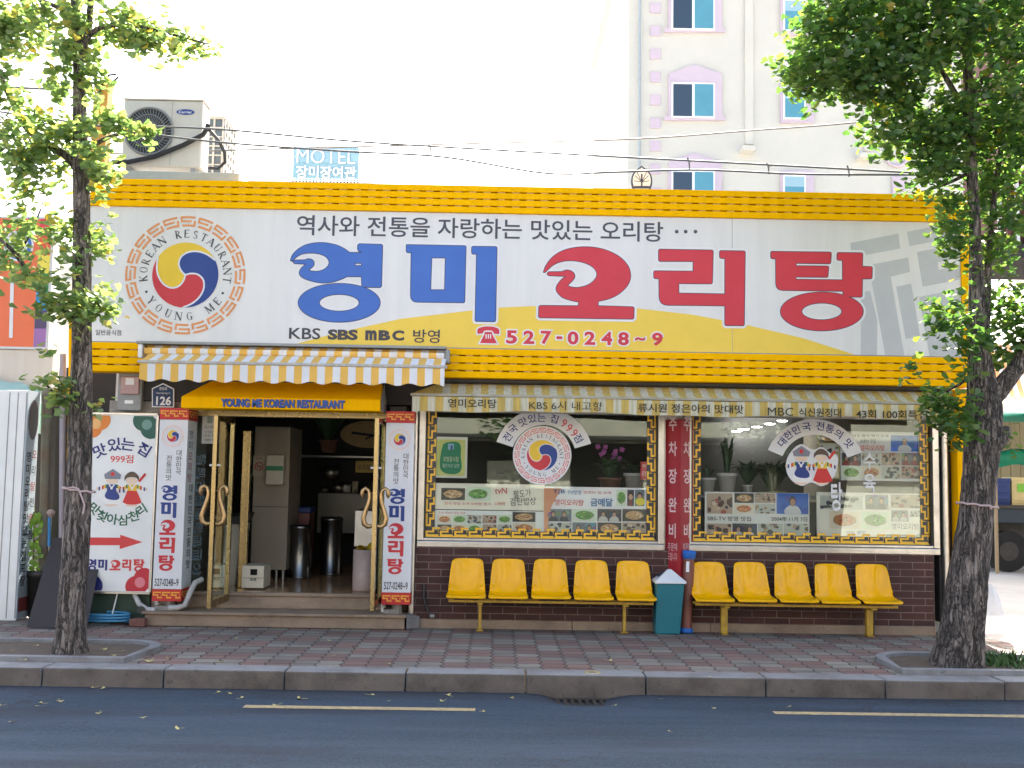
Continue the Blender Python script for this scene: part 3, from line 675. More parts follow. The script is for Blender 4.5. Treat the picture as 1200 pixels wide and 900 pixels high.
for ch, ox, oy, main, extra in TY:
    al = [px2(c, YS, ox, oy, 7.5) for c in main+extra]; us = [p[0] for c in al for p in c]; vs2 = [p[1] for c in al for p in c]
    u0, u1, v0, v1 = min(us), max(us), min(vs2), max(vs2)
    nm = lambda g: [[((p[0]-u0)/(u1-u0)-.5, (p[1]-v0)/(v1-v0)-.5) for p in c] for c in [px2(c, YS, ox, oy, 7.5) for c in g]]
    TITLE[ch] = [nm(main)]+([nm(extra)] if extra else [])
def tsyl(mb, ch, c, w, h, fr, m):
    for g in TITLE[ch]: shape(mb, [[(c[0]+p[0]*w, c[1]+p[1]*h) for p in q] for q in g], fr, m, -.0001)
WY = ink(243, 205, 70, .38)
b = MB(); top = [(333,406.2),(345,403.5),(380,394),(420,384.5),(470,373.5),(553,363.8),(584,360.6),(620,358.8),(680,358.3),(745,361.2),(810,368.5),(869,379.4),(940,396),(1003,416)]
b.ngon([(u, YS-.001, v) for u, v in px2(top, YS)], WY); b.build('yellow_hill', SG)
b = MB(); GB = ink(196, 196, 196)
k = 4.737
for poly in ([(30,212),(298,160),(307,243),(38,292)], [(345,150),(640,92),(640,176),(358,230)], [(130,335),(352,292),(362,372),(255,400),(330,836),(225,836),(150,430)], [(285,455),(368,437),(418,730),(338,745)],
             [(400,262),(640,215),(640,296),(515,318),(522,360),(640,338),(640,415),(432,455)], [(412,512),(640,466),(640,842),(470,838)], [(90,484),(140,478),(180,640),(178,835),(88,835)]):
    b.ngon([(u, YS-.0012, v) for u, v in px2(poly, YS, 990, 240, k)], GB)
b.build('pale_character', SG)
b = MB(); INKD = ink(74, 74, 84)
pword(b, '역사와 전통을 자랑하는 맛있는 오리탕', (345, 255.6, 781, 280), YS-.002, INKD, .012)
for x in (793, 803.5, 815): c = P(x, 271.5, YS); b.disc((c.x, c.z), .022, .022, INKD, YS-.002, 14)
b.build('slogan_lettering', SG); b = MB(); pword(b, '일반음식점', (112, 386.4, 142, 393), YS-.002, INKD, .012); b.build('small_lettering', SG)
b = MB(); INKK = ink(66, 62, 68)
pword(b, 'KBS', (338.7, 384.2, 375.5, 397.6), YS-.003, INKK, .015); pword(b, 'SBS', (384, 386, 419.5, 398.5), YS-.003, INKK, .05)
pword(b, 'm', (428, 386.8, 441.5, 398.9), YS-.003, INKK, .06); pword(b, 'B', (443.5, 386.9, 457.5, 399.1), YS-.003, INKK, .06); pword(b, 'C', (459.5, 387, 473.7, 399.3), YS-.003, INKK, .05)
pword(b, '방영', (484, 386, 515.5, 402), YS-.003, INKK, .012); b.build('broadcaster_lettering', SG)
b = MB()
for ch, z in zip('527-0248~9', (275, 368, 462, 533, 607, 698, 790, 880, 970, 1063)):
    cx = 540+z/4.615; cy = 370+(115+(z-275)*.0152)/4.615
    w, h = (13, 16) if ch.isdigit() else ((7, 3.4) if ch == '-' else (12.5, 5))
    for dy, off, m in ((.003, .09, HALO), (.005, .035, RED)):
        e = 1.6 if m is HALO else 0
        pword(b, ch, (cx-w/2-e, cy-h/2-e, cx+w/2+e, cy+h/2+e), YS-dy, m, off)
tel = lambda pts: px2(pts, YS, 540, 370, 4.615)
for off, dy, m in ((.016, .003, HALO), (0, .005, RED)):
    shape(b, [tel(spline([(90,98),(92,72,1),(120,60,1),(150,58,1),(180,61,1),(206,74,1),(208,100),(178,97),(172,84,1),(150,80,1),(126,83,1),(120,96)]))], front(YS-dy), m, off)
    shape(b, [tel([(130,88),(168,88),(172,104),(196,150),(103,148),(126,104)])], front(YS-dy-.0004), m, off)
for i in range(3): b.ngon([(u, YS-.0062, v) for u, v in tel([(134+i*12, 100), (140+i*12, 100), (140+i*12, 124), (134+i*12, 124)])], HALO)
b.build('phone_lettering', SG)
b = MB(); c = P(217.3, 322.3, YS); emblem(b, (c.x, c.z), 70.8*S(YS), lambda u, v, k: (u, YS-.003-.002*k-JIT[0], v), ink(232, 152, 92)); b.build('emblem', SG)

# ---------------------------------------------------------------- awnings and canopy
def stripes(mb, x0, x1, per, f, ma, mc, start=0):      # f(x) -> list of (y, z) down the cloth
    x = x0; k = start
    while x < x1-1e-4:
        xe = min(x1, x+per/2); n = 6
        xs = [x+(xe-x)*i/n for i in range(n+1)]
        rows = [[(q, *p) for p in f(q)] for q in xs]; m = ma if k % 2 == 0 else mc
        r = len(rows[0])
        mb.add([p for row in rows for p in row], [(i*r+j, i*r+j+1, (i+1)*r+j+1, (i+1)*r+j) for i in range(n) for j in range(r-1)], m, True)
        x = xe; k += 1
A1 = thing('striped_awning', 'clean yellow and white striped awning with a scalloped edge over the entrance', 'awning', (-2.4, -.5, 2.9))
ax0, ax1 = P(164, 437, -.75).x, P(521, 437, -.75).x; rx0, rx1 = P(171, 412, -.4).x, P(521, 412, -.4).x
zr = P(345, 413.5, -.4).z; zv = P(345, 428.8, -.75).z; zl = P(345, 448, -.75).z
b = MB()
for k, (m, a0, a1) in enumerate([(FABY if i % 2 == 0 else FABW, 0, 0) for i in range(38)]):
    w = (rx1-rx0)/38; c = []
    for j in range(9):
        a = radians(60+j*40); c.append((rx0+k*w, -.4-.062*cos(a), zr+.062*sin(a)))
    b.add(c+[(p[0]+w, p[1], p[2]) for p in c], [(j, j+1, 9+j+1, 9+j) for j in range(8)], m, True)
b.build('rolled_cloth', A1)
b = MB(); b.box(rx0-.1, rx1+.02, -.46, -.27, zr+.068, zr+.1, GREYP); b.box(rx0-.08, rx0-.03, -.44, -.27, zr-.09, zr+.066, WHITEP); b.box(rx1+.01, rx1+.06, -.44, -.27, zr-.09, zr+.066, GREYP); b.build('cassette', A1, bevel=.008)
b = MB(); stripes(b, ax0, ax1, .17, lambda x: [(-.45, zr-.045), (-.6, (zr+zv)/2-.01), (-.745, zv+.035)], FABY, FABW); b.build('cloth', A1)
b = MB(); b.box(ax0-.03, ax1+.03, -.775, -.735, zv, zv+.035, mat('pale_rail', (.5, .48, .44), .5, dirt=.6, dscale=30, dcol=(.2, .15, .1))); b.build('front_rail', A1, bevel=.01)
b = MB(); sc = .0
per = .273
stripes(b, ax0, ax1, .17, lambda x: [(-.765+.006*sin(x*23+t*2), zv-.002+(zl-zv+.014*cos((x-ax0)/per*2*pi+.6)-.004)*t) for t in (0, .35, .7, 1)], FABY, FABW); b.build('valance', A1)
b = MB()
for x in (rx0+.1, rx1-.25): b.tube([(x, -.3, zr-.05), (x+.08, -.55, zr-.09), (x, -.73, zv+.01)], .014, WHITEP, 8)
b.build('folding_arm', A1)

A2 = thing('yellow_canopy', 'plain yellow metal canopy with blue lettering right above the open glass door', 'canopy', (-2.6, -.2, 2.45))
yf = -.42; cl, cr_ = P(212, 472, yf).x, P(446, 472, yf).x; c0 = P(330, 480, yf).z; c1 = P(330, 466.5, yf).z; c2 = P(330, 447, yf).z+.02
b = MB(); v = [(cl, yf, c0), (cr_, yf, c0), (cl, yf, c1), (cr_, yf, c1), (cl+.25, -.1, c2), (cr_-.02, -.1, c2), (cl, .0, c0), (cr_+.02, .0, c0), (cl+.02, .0, c1), (cr_+.02, .0, c1)]
b.add(v, [(0, 1, 3, 2), (2, 3, 5, 4), (0, 2, 8, 6), (2, 4, 8), (1, 7, 9, 3), (3, 9, 5), (0, 6, 7, 1), (4, 5, 9, 8)], YELLOW); b.build('canopy_shell', A2, bevel=.012)
b = MB(); b.add([(cr_+.004, yf+.0, c0), (cr_+.025, -.0, c0), (cr_+.025, 0, c1), (cr_+.004, -.1, c2), (cr_+.004, yf, c1)], [(0, 1, 2, 3, 4)], GREYP); b.build('canopy_end', A2)
b = MB(); tb = ink(40, 88, 168); x0, x1 = P(259, 471, yf).x, P(404, 471, yf).x; zc = (c0+c1)/2+.004; wds = 'YOUNG ME KOREAN RESTAURANT'
word(b, wds, ((x0+x1)/2, zc), x1-x0, .095, front(yf-.012), tb, .045); word(b, wds, ((x0+x1)/2+.006, zc-.006), x1-x0, .095, front(yf-.004), ink(96, 60, 50), .045)
b.build('lettering', A2)

A3 = thing('long_awning', 'long mouldy yellow and white awning with dark lettering above both windows', 'awning', (2.1, -.2, 2.4))
ya = -.5; lx0, lx1 = P(483, 470, ya).x, P(1110, 484, ya).x; w1_ = P(800, 469.2, ya).z; w0_ = P(800, 486.3, ya).z
b = MB(); sag = lambda x: .012*sin(x*2.1)+.006*sin(x*6.7)
stripes(b, lx0, lx1, .175, lambda x: [(ya, w1_-.003+sag(x)*.3), (ya-.004+.006*sin(x*17), (w1_+w0_)/2), (ya+.005*sin(x*13), w0_+sag(x))], MOSSW, MOSSY); b.build('valance', A3)
b = MB(); zt3 = P(800, 455.5, -.12).z
stripes(b, P(511, 455, -.12).x, lx1-.05, .175, lambda x: [(-.06, zt3+.03), (-.12, zt3+.005), (-.2, zt3-.03), (-.33, zt3*.55+w1_*.45-.03), (ya+.01, w1_+.03)], MOSSW, MOSSY, 1)
xa = P(511, 455, -.12).x; b.add([(xa, -.12, zt3), (lx0, ya+.01, w1_+.03), (xa, ya+.01, w1_+.03)], [(0, 1, 2)], MOSSY); b.build('cloth', A3)
b = MB(); b.box(lx0-.02, lx1+.01, ya-.012, ya+.025, w1_-.0, w1_+.03, mat('mossy_rail', (.4, .37, .3), .6, dirt=.7, dscale=8, dcol=(.2, .2, .1))); b.build('front_rail', A3, bevel=.006)
b = MB(); b.tube([(xa, -.1, zt3+.055), (lx1-.05, -.1, zt3+.055)], .045, DKMET, 12); b.box(xa-.04, lx1, -.16, .0, zt3+.105, zt3+.125, GREYP); b.build('roller', A3)
b = MB(); mk = ink(46, 42, 26)
for t, bx in (('영미오리탕', (525, 467.5, 582, 478)), ('KBS 6시 내고향', (620, 470.2, 706, 480.6)), ('류시원 정은아의 맛대맛', (747.5, 473.6, 872, 484)), ('MBC', (899.5, 477.6, 930, 487.2)), ('식신원정대', (936, 478.2, 986, 488.5)), ('43회 100회특집', (1002.7, 480.3, 1087, 490.8))):
    pword(b, t, bx, ya-.014, mk, 0 if 'B' in t else .014)
b.build('lettering', A3)

# ---------------------------------------------------------------- signs on and before the wall
def corner_flower(mb, c, q, m, m2, fr, r=.13):         # quarter rosette in a corner, q = direction to the middle
    for a in (20, 70):
        a = radians(a); x, y = c[0]+q[0]*r*.75*cos(a), c[1]+q[1]*r*.75*sin(a)
        pts = [(x+r*.62*cos(2*pi*i/24), y+r*.62*sin(2*pi*i/24)) for i in range(24)]
        pts = [(max(min(p[0], max(c[0], c[0]+q[0])), min(c[0], c[0]+q[0])), max(min(p[1], max(c[1], c[1]+q[1])), min(c[1], c[1]+q[1]))) for p in pts]
        mb.ngon([fr(*p) for p in pts], m); jit()
    shape(mb, [ell(c[0]+q[0]*r*.5, c[1]+q[1]*r*.5, r*.3, r*.3, 16)], lambda u, v: (fr(u, v)[0], fr(u, v)[1]-.002, fr(u, v)[2]), m2)
def purses(mb, c, s, Y):                               # a pair of folded festive costumes, a plain ornament in the printed colours
    f = lambda k: (lambda u, v: (u, Y-.001-.0012*k-JIT[0], v))
    navy, red, yel, grn, skin, wh, grey, brn = ink(44, 62, 132), ink(212, 52, 50), ink(234, 190, 56), ink(52, 116, 70), ink(232, 206, 182), ink(238, 236, 232), ink(132, 134, 146), ink(92, 74, 58)
    T2 = lambda pts, dx: [(c[0]+s*(dx+x), c[1]+s*y) for x, y in pts]
    for dx, jk, lower, sg in ((-.5, navy, wh, -1), (.5, yel, red, 1)):
        shape(mb, [T2(spline([(-.2, .02), (.2, .02), (.42, -.42, 1), (.5, -.62), (.2, -.7, 1), (-.2, -.7, 1), (-.44, -.6)]), dx)], f(1), lower)
        if lower is wh: shape(mb, [T2(spline([(-.2, .0), (.22, .0), (.4, -.4, 1), (.1, -.5, 1), (-.3, -.36, 1)]), dx)], f(2), navy)
        shape(mb, [T2([(-.24, .26), (.24, .26), (.22, -.04), (-.22, -.04)], dx)], f(2), jk)
        for q in (-1, 1):
            for k, m in enumerate((grn, yel, red, wh, navy)):
                x = .22+k*.085; y = .2-k*(.03 if q == sg else .055); shape(mb, [T2([(q*x, y+.07), (q*(x+.08), y+.05), (q*(x+.08), y-.13), (q*x, y-.11)], dx)], f(2), m)
            shape(mb, [ell(c[0]+s*(dx+q*.69), c[1]+s*(.2-5*(.03 if q == sg else .055)), .06*s, .06*s, 12)], f(2), skin)
        for q in (-1, 1): bar(mb, (c[0]+s*(dx+q*.13), c[1]+s*.25), (c[0]+s*(dx-q*.04), c[1]+s*.02), .06*s, f(3), wh)
        shape(mb, [ell(c[0]+s*(dx), c[1]-s*.74, .3*s, .07*s, 18)], f(0), skin)
    shape(mb, [T2([(-.36, .52), (.36, .52), (.42, .74), (.0, 1.02), (-.42, .74)], -.48)], f(2), grey); shape(mb, [ell(c[0]-.48*s, c[1]+.76*s, .1*s, .1*s, 14)], f(3), red)
    shape(mb, [T2(spline([(-.36, .42), (-.32, .7, 1), (0, .9, 1), (.32, .7, 1), (.36, .42), (.2, .6, 1), (-.2, .6, 1)]), .46)], f(2), brn); bar(mb, (c[0]+.82*s, c[1]+.42*s), (c[0]+1.12*s, c[1]+.8*s), .12*s, f(2), red)
    shape(mb, [ell(c[0]-.48*s, c[1]+.42*s, .3*s, .13*s, 18)], f(1), skin); shape(mb, [ell(c[0]+.46*s, c[1]+.45*s, .27*s, .16*s, 18)], f(1), skin)
b = MB(); yb = -.1; l, r, z0, z1 = pbox(b, 97, 486, 179.5, 693.5, yb, yb+.06, WHITEP)
BW = thing('guide_signboard', 'white signboard with a red arrow hung on the wall behind the left tree trunk', 'signboard', (l, yb, z0))
b.build('board', BW, bevel=.006)
b = MB(); b.box(l-.005, r+.005, yb-.006, yb+.065, z1+.001, z1+.022, STEEL); b.box(l-.005, r+.005, yb-.006, yb+.065, z0-.022, z0-.001, STEEL); b.box(r+.001, r+.02, yb-.006, yb+.065, z0, z1, STEEL); b.build('edge_trim', BW)
b = MB(); fy = front(yb-.003); nv, gr, rd = ink(42, 48, 118), ink(34, 104, 74), ink(214, 62, 62)
for ch, x, y, a in (('맛', 116.7, 528.3, 24), ('있', 134, 521, 8), ('는', 150, 520.6, -6), ('집', 169.3, 527, -30)): c = P(x, y, yb); word(b, ch, (c.x, c.z), .145, .145, fy, nv, .02, radians(a), HB)
for ch, x, y, a in (('맛', 110.4, 596, -38), ('찾', 120.2, 604.7, -22), ('아', 131.5, 608.3, -6), ('삼', 144.6, 609.6, 2), ('천', 156.8, 604.7, 16), ('리', 166, 597.3, 34)): c = P(x, y, yb); word(b, ch, (c.x, c.z), .115, .12, fy, gr, .02, radians(a), HB)
pword(b, '999점', (129.6, 533, 156, 542.5), yb-.003, rd, .01)
b.ngon([(u, yb-.003, v) for u, v in px2([(40,325),(335,328),(335,300),(550,370),(330,437),(330,400),(38,400)], yb, 100, 590, 8.18)], rd)
for ch, x0, x1, y0, y1, m in (('영', 20, 105, 535, 645, nv), ('미', 120, 210, 540, 640, nv), ('오', 235, 340, 540, 640, rd), ('리', 350, 440, 538, 645, rd), ('탕', 460, 565, 536, 655, rd)):
    c = P(100+(x0+x1)/2/8.18, 590+(y0+y1)/2/8.18, yb); tsyl(b, ch, (c.x, c.z), (x1-x0)/8.18*S(yb), (y1-y0)/8.18*S(yb), fy, m)
b.build('lettering', BW)
b = MB()
for cc, q, m1, m2 in (((l+.01, z1-.01), (1, -1), ink(226, 130, 50), ink(236, 180, 110)), ((r-.01, z1-.01), (-1, -1), ink(40, 92, 76), ink(110, 150, 138)), ((r-.01, z0+.01), (-1, 1), ink(200, 44, 56), ink(226, 130, 140)), ((l+.01, z0+.01), (1, 1), ink(42, 48, 118), ink(100, 110, 160))):
    corner_flower(b, cc, q, m1, m2, fy, .2); b.build('corner_flower', BW); b = MB()
c = P(143, 572, yb); purses(b, (c.x, c.z-.02), .235, yb-.002); b.build('printed_ornament', BW)

def tower(pxc, w, y0, y1, label):
    yf, dp = -.15, .4; c = P(pxc, (y0+y1)/2, yf); x0, x1 = c.x-w/2*S(yf), c.x+w/2*S(yf); zt = P(pxc, y0, yf).z; zb = P(pxc, y1, yf).z
    T = thing('pillar_sign', label, 'lightbox sign', (c.x, yf+dp/2, zb-.12), 'pillar signs beside the door')
    wf, rd, yl = mat('lightbox_film', (.72, .72, .74), .4, dirt=.12, dscale=3), ink(206, 46, 46), ink(246, 176, 62)
    hb = .135
    b = MB(); b.box(x0, x1, yf, yf+dp, zb+hb, zt-hb, wf); b.build('box_body', T, bevel=.004)
    for za, zc in ((zb, zb+hb-.002), (zt-hb+.002, zt)):
        b = MB(); b.box(x0-.002, x1+.002, yf-.002, yf+dp, za, zc, rd); keyrow(b, x0+.01, x1-.005, za+.032, za+.104, 3, front(yf-.005), yl, .2)
        keyrow(b, yf+.02, yf+dp-.02, za+.032, za+.104, 3, lambda u, v: (x1+.005+JIT[0], u, v), yl, .2); b.build('key_pattern_band', T)
    b = MB(); b.tube([(c.x, yf+.15, zb-.13), (c.x, yf+.15, zb)], .06, GREYP, 14); b.tube([(c.x-.16, yf+.2, zb-.13), (c.x-.16, yf+.2, zb)], .03, WHITEP, 12); b.box(x0+.02, x0+.2, yf+.04, yf+.2, zb-.13, zb-.06, RENDER); b.build('post', T)
    b = MB(); dk = ink(54, 52, 56); f = front(yf-.003)
    Q = lambda dx, y: ((P(pxc+dx, y, yf).x), P(pxc, y, yf).z)
    d = y0-478
    for i, ch in enumerate('대한민국'): word(b, ch, (c.x+.075, P(pxc, 530.5+d+i*7.4, yf).z), .062, .068, f, dk, .0, 0, HB)
    for i, ch in enumerate('전통의맛'): word(b, ch, (c.x-.035, P(pxc, 537+d+i*7.6, yf).z), .062, .068, f, dk, .0, 0, HB)
    for ch, y in zip('영미오리탕', (577.7, 597.8, 618, 639, 660)): tsyl(b, ch, (c.x-.02, P(pxc, y+d, yf).z), .185, .175, f, ink(44, 66, 138) if ch in '영미' else ink(210, 48, 58))
    word(b, '527-0248~9', (c.x-.005, P(pxc, 682.5+d, yf).z), .27, .085, f, dk, .01)
    fs = lambda u, v: (x1+.003+JIT[0], yf+u, v); b2 = MB()
    for i, (ch, m) in enumerate(zip('영미오리탕대한민국전통의맛', [ink(90, 100, 130)]*2+[ink(180, 90, 100)]*3+[dk]*8)): word(b, ch, (.14 if i < 5 else .22, zt-.3-i*.125), .16, .1, fs, m, .01, 0, HB)
    b.build('lettering', T)
    b = MB(); emblem(b, (c.x-.003, P(pxc, 511+d, yf).z), .125, lambda u, v, k: (u, yf-.003-.0015*k-JIT[0], v), ink(240, 196, 170), False, ink(232, 232, 236)); b.build('emblem', T)
tower(199.7, 33, 478, 704.5, 'tall white lightbox sign standing between the arrow signboard and the open door')
tower(466.7, 33, 482, 708.5, 'tall white lightbox sign standing between the door and the left window')
# V-shaped parking sign between the windows
x0, xm, x1 = P(780, 590, .08).x, P(798, 590, -.12).x, P(812.5, 590, .08).x; zt, zb = 2.45, P(796, 687, -.1).z
T = thing('parking_sign', 'narrow red folded sign with white vertical lettering between the two windows', 'sign', (xm, .0, zb)); MAR = mat('maroon_film', (.38, .025, .035), .3, dirt=.15)
b = MB(); b.prism([(x0, .09, zb), (xm, -.1, zb), (x1, .09, zb)], (0, 0, zt-zb), MAR); b.build('folded_panel', T)
b = MB(); b.prism([(x0, .088, zb-.04), (xm, -.095, zb-.04), (x1, .088, zb-.04)], (0, 0, .039), mat('brown_board', (.16, .1, .07), .7)); b.build('base_board', T)
b = MB(); wl = ink(236, 205, 205)
for a, q, s in (((x0, .09), (xm, -.1), .5), ((xm, -.1), (x1, .09), .5)):
    A = Vector(a); D = Vector(q)-A; ln = D.length; D = D/ln; N = Vector((D.y, -D.x))
    fr = lambda u, v: (A.x+D.x*u+N.x*(.003+JIT[0]), A.y+D.y*u+N.y*(.003+JIT[0]), v)
    for ch, y in zip('주차장완비', (496.5, 526, 558, 592, 622)): word(b, ch, (ln*.48, P(796, y, -.02).z), ln*.5, .165, fr, wl, .02, 0, HB)
    for w_, y in (('주문때', 641), ('드립니다', 652.5)): word(b, w_, (ln*.48, P(796, y, -.02).z), ln*.62, .09, fr, wl, .0)
b.build('lettering', T)
# house number and meter
b = MB(); yb = -.02; NAVY = ink(26, 52, 92); plate = [(178, 477), (178, 455), (191, 449), (204, 455.5), (204, 477.5)]
b.prism([(P(*p, yb).x, yb, P(*p, yb).z) for p in plate], (0, .02, 0), WHITEP)
c = P(191, 465, yb); b.ngon([(c.x+(P(*p, yb).x-c.x)*.91, yb-.002, c.z+(P(*p, yb).z-c.z)*.91) for p in plate], NAVY)
pword(b, '126', (183, 464.5, 200.5, 475), yb-.004, WHITEP, .03); pword(b, '경양로', (186.5, 453.5, 196, 457.3), yb-.004, WHITEP, .01); pword(b, 'Gyeongyang-ro', (183, 459.5, 199.5, 462), yb-.004, WHITEP, 0)
tag(b.build('house_number_plate'), 'small navy house number plate reading 126 left of the yellow canopy', 'number plate')
M_ = thing('electric_meter', 'grey electric meter box with a pinkish window above the arrow signboard', 'meter', (P(151, 478, -.08).x, -.0, 2.45))
b = MB(); pbox(b, 138, 437, 166, 481, -.06, .05, GREYP); b.build('case', M_, bevel=.012)
b = MB(); pbox(b, 141, 441, 163, 462, -.09, -.062, mat('pink_meter_cover', (.42, .25, .24), .25, dirt=.4, dscale=30)); b.build('cover', M_, bevel=.01)
b = MB(); prect(b, 147, 443, 157, 451, -.093, WHITEP); prect(b, 146, 469, 156, 473, -.064, WHITEP); b.build('dial_plate', M_)

# ---------------------------------------------------------------- benches of moulded seats
SEAT = mat('yellow_moulded_plastic', (.92, .47, .0), .2, spec=.2, dirt=.28, dscale=9, dcol=(.62, .3, .0))
STEELY = mat('yellow_painted_steel', (.55, .34, .03), .5, dirt=.55, dscale=18, dcol=(.12, .07, .03))
def seat_mb(cx, z0):
    # rows: (y, z, half width, side lift)
    rows = [(-.435, .335, .2, 0), (-.455, .348, .218, 0), (-.45, .365, .225, .004), (-.4, .372, .225, .012), (-.3, .352, .22, .035), (-.2, .346, .215, .05), (-.13, .36, .21, .05), (-.085, .4, .208, .07), (-.05, .47, .204, .075), (-.022, .58, .197, .07), (-.008, .7, .188, .05), (-.003, .775, .18, .028), (.0, .803, .172, .006), (.003, .81, .162, .0)]
    b = MB(); n = 11; vs = []
    for y, z, w, s in rows:
        z = z if z < .373 else .372+(z-.372)*.885
        for i in range(n):
            t = -1+2*i/(n-1); e = abs(t)**2.6
            vs.append((cx+w*t, y-(s*e*1.2 if z > .39 else 0), z0+z+(s*e if z < .42 else 0)-(.0 if z < .75 else .014*abs(t)**6)))
    b.add(vs, [(r*n+i, r*n+i+1, (r+1)*n+i+1, (r+1)*n+i) for r in range(len(rows)-1) for i in range(n-1)], SEAT, True)
    return b
SEAT.node_tree.nodes['Principled BSDF'].inputs['Coat Weight'].default_value = .3; SEAT.node_tree.nodes['Principled BSDF'].inputs['Coat Roughness'].default_value = .06
def bench(pxs, y_front, legs, lw, label):
    xs = [P(x, 690, -.2).x for x in pxs]; z0 = P(pxs[2], y_front, -.455).z-.335-.0
    B_ = thing('seat_bench', label, 'bench', ((xs[0]+xs[-1])/2, -.2, 0), 'benches of yellow moulded seats')
    for i, x in enumerate(xs):
        o = seat_mb(x+.006*sin(i*5.1+x), z0+.004*sin(i*3.3+x*2)).build('seat', B_); m = o.modifiers.new('thickness', 'SOLIDIFY'); m.thickness = .014; m.offset = -1
        m = o.modifiers.new('sub', 'SUBSURF'); m.levels = 1; m.render_levels = 2
    b = MB(); b.box(xs[0]-.2, xs[-1]+.2, -.34, -.3, z0+.285, z0+.315, STEELY); b.box(xs[0]-.2, xs[-1]+.2, -.17, -.13, z0+.285, z0+.315, STEELY)
    for x in xs: b.box(x-.14, x+.14, -.36, -.11, z0+.316, z0+.332, DKMET)
    b.build('rail', B_, bevel=.004)
    for x in legs:
        X = P(x, 722, -.17).x; b = MB(); b.box(X-lw/2, X+lw/2, -.2, -.13, .012, z0+.284, STEELY); b.box(X-.03, X+.03, -.36, -.11, z0+.262, z0+.284, STEELY); b.box(X-.04, X+.04, -.25, -.1, .0, .012, STEELY); b.build('leg', B_, bevel=.004)
bench((547, 596, 645.5, 694.5, 743.5), 703.5, (562.5, 731.5), .035, 'row of five yellow moulded seats on thin legs left of the teal bin')
bench((833, 881.5, 930, 978, 1027), 707.5, (848.5, 1018.5), .075, 'row of five yellow moulded seats on flat legs right of the brown tube')
# bin and tube
TEAL = mat('teal_plastic', (.01, .16, .2), .4, dirt=.15, dscale=5); LIDM = mat('white_lid', (.72, .74, .76), .4, dirt=.15)
T = thing('litter_bin', 'teal plastic litter bin with a white pyramid lid between the two benches', 'bin', (2.0, -.15, 0))
xl, xr = P(768, 735, -.26).x, P(797, 735, -.26).x; tl, tr = P(769.5, 685, -.28).x, P(802, 685, -.28).x; zt = P(785, 684, -.28).z
b = MB(); b.hexa([(xl, -.26, .0), (xr, -.26, .0), (xr, -.03, .0), (xl, -.03, .0), (tl, -.29, zt), (tr, -.29, zt), (tr, -.02, zt), (tl, -.02, zt)], TEAL); b.build('body', T, bevel=.012)
b = MB(); ap = P(784.5, 667, -.16)
v = [(tl-.02, -.31, zt-.0), (tr+.02, -.31, zt), (tr+.02, -.0, zt), (tl-.02, -.0, zt), (tl-.02, -.31, zt+.025), (tr+.02, -.31, zt+.025), (tr+.02, -.0, zt+.025), (tl-.02, -.0, zt+.025), (ap.x-.02, -.17, ap.z), (ap.x+.02, -.17, ap.z), (ap.x+.02, -.14, ap.z), (ap.x-.02, -.14, ap.z)]
b.add(v, [(0, 3, 2, 1), (0, 1, 5, 4), (1, 2, 6, 5), (2, 3, 7, 6), (3, 0, 4, 7), (4, 5, 9, 8), (5, 6, 10, 9), (6, 7, 11, 10), (7, 4, 8, 11), (8, 9, 10, 11)], LIDM); lid = b.build('lid', T, bevel=.006)
b = MB(); q = [Vector(v[4]), Vector(v[8])]; m0 = q[0].lerp(q[1], .32); m1 = q[0].lerp(q[1], .86)
w7 = Vector(v[7]); w11 = Vector(v[11]); e0 = w7.lerp(w11, .32); e1 = w7.lerp(w11, .86); n_ = Vector((-.006, 0, .006))
b.ngon([m0.lerp(e0, .12)+n_, m0.lerp(e0, .9)+n_, m1.lerp(e1, .9)+n_, m1.lerp(e1, .12)+n_], ink(40, 60, 84)); b.build('flap', lid)
T = thing('parasol_tube', 'closed brown tube with bright blue cap and foot leaning between bin and seats', 'tube', (P(803, 737, -.12).x, -.12, 0))
p0 = P(803.5, 737, -.12); p1 = P(807.5, 650, -.07); p0.z = .02
b = MB(); b.tube([p0, p1], .066, mat('brown_tube', (.2, .062, .04), .45, dirt=.15), 20); b.build('tube_body', T)
BL = ink(30, 104, 190); b = MB(); d = (p1-p0).normalized(); b.tube([p1-d*.06, p1-d*.05, p1+d*.01, p1+d*.04, p1+d*.05], [.04, .068, .084, .08, .055], BL, 20); b.build('cap', T)
b = MB(); b.tube([p0-d*.015, p0+d*.0, p0+d*.03, p0+d*.04], [.08, .085, .085, .06], BL, 20); b.build('foot', T)
b = MB(); c = P(806, 664, -.15); b.ngon([(c.x-.025, -.172, c.z-.06), (c.x+.01, -.178, c.z-.06), (c.x+.015, -.176, c.z+.06), (c.x-.02, -.17, c.z+.06)], LIDM); b.build('paper_label', T)
b = MB(); prev = None
b.tube([(P(236, 690, .1).x, .1, .5), (P(228, 693, .0).x, .0, .47), (P(222, 699, -.1).x, -.08, .37), (P(216, 708, -.15).x, -.12, .225), (P(208, 711, -.15).x, -.13, .2), (P(197, 711.5, -.15).x, -.13, .195)], .032, mat('white_hose', (.5, .48, .46), .6, dirt=.5, dscale=20), 12)
tag(b.build('drain_hose'), 'pale flexible drain hose bending down over the left end of the steps', 'hose')
b = MB(); b.tube([P(497, 685, .0), P(496.5, 700, -.0), P(500, 712, -.01), P(504, 722, -.03)], .014, DKMET, 8); b.tube([P(504, 722, -.03), P(509, 722, -.03)], .022, GREYP, 8)
tag(b.build('wall_tap'), 'thin dark pipe ending in a small tap low on the brick wall', 'tap')

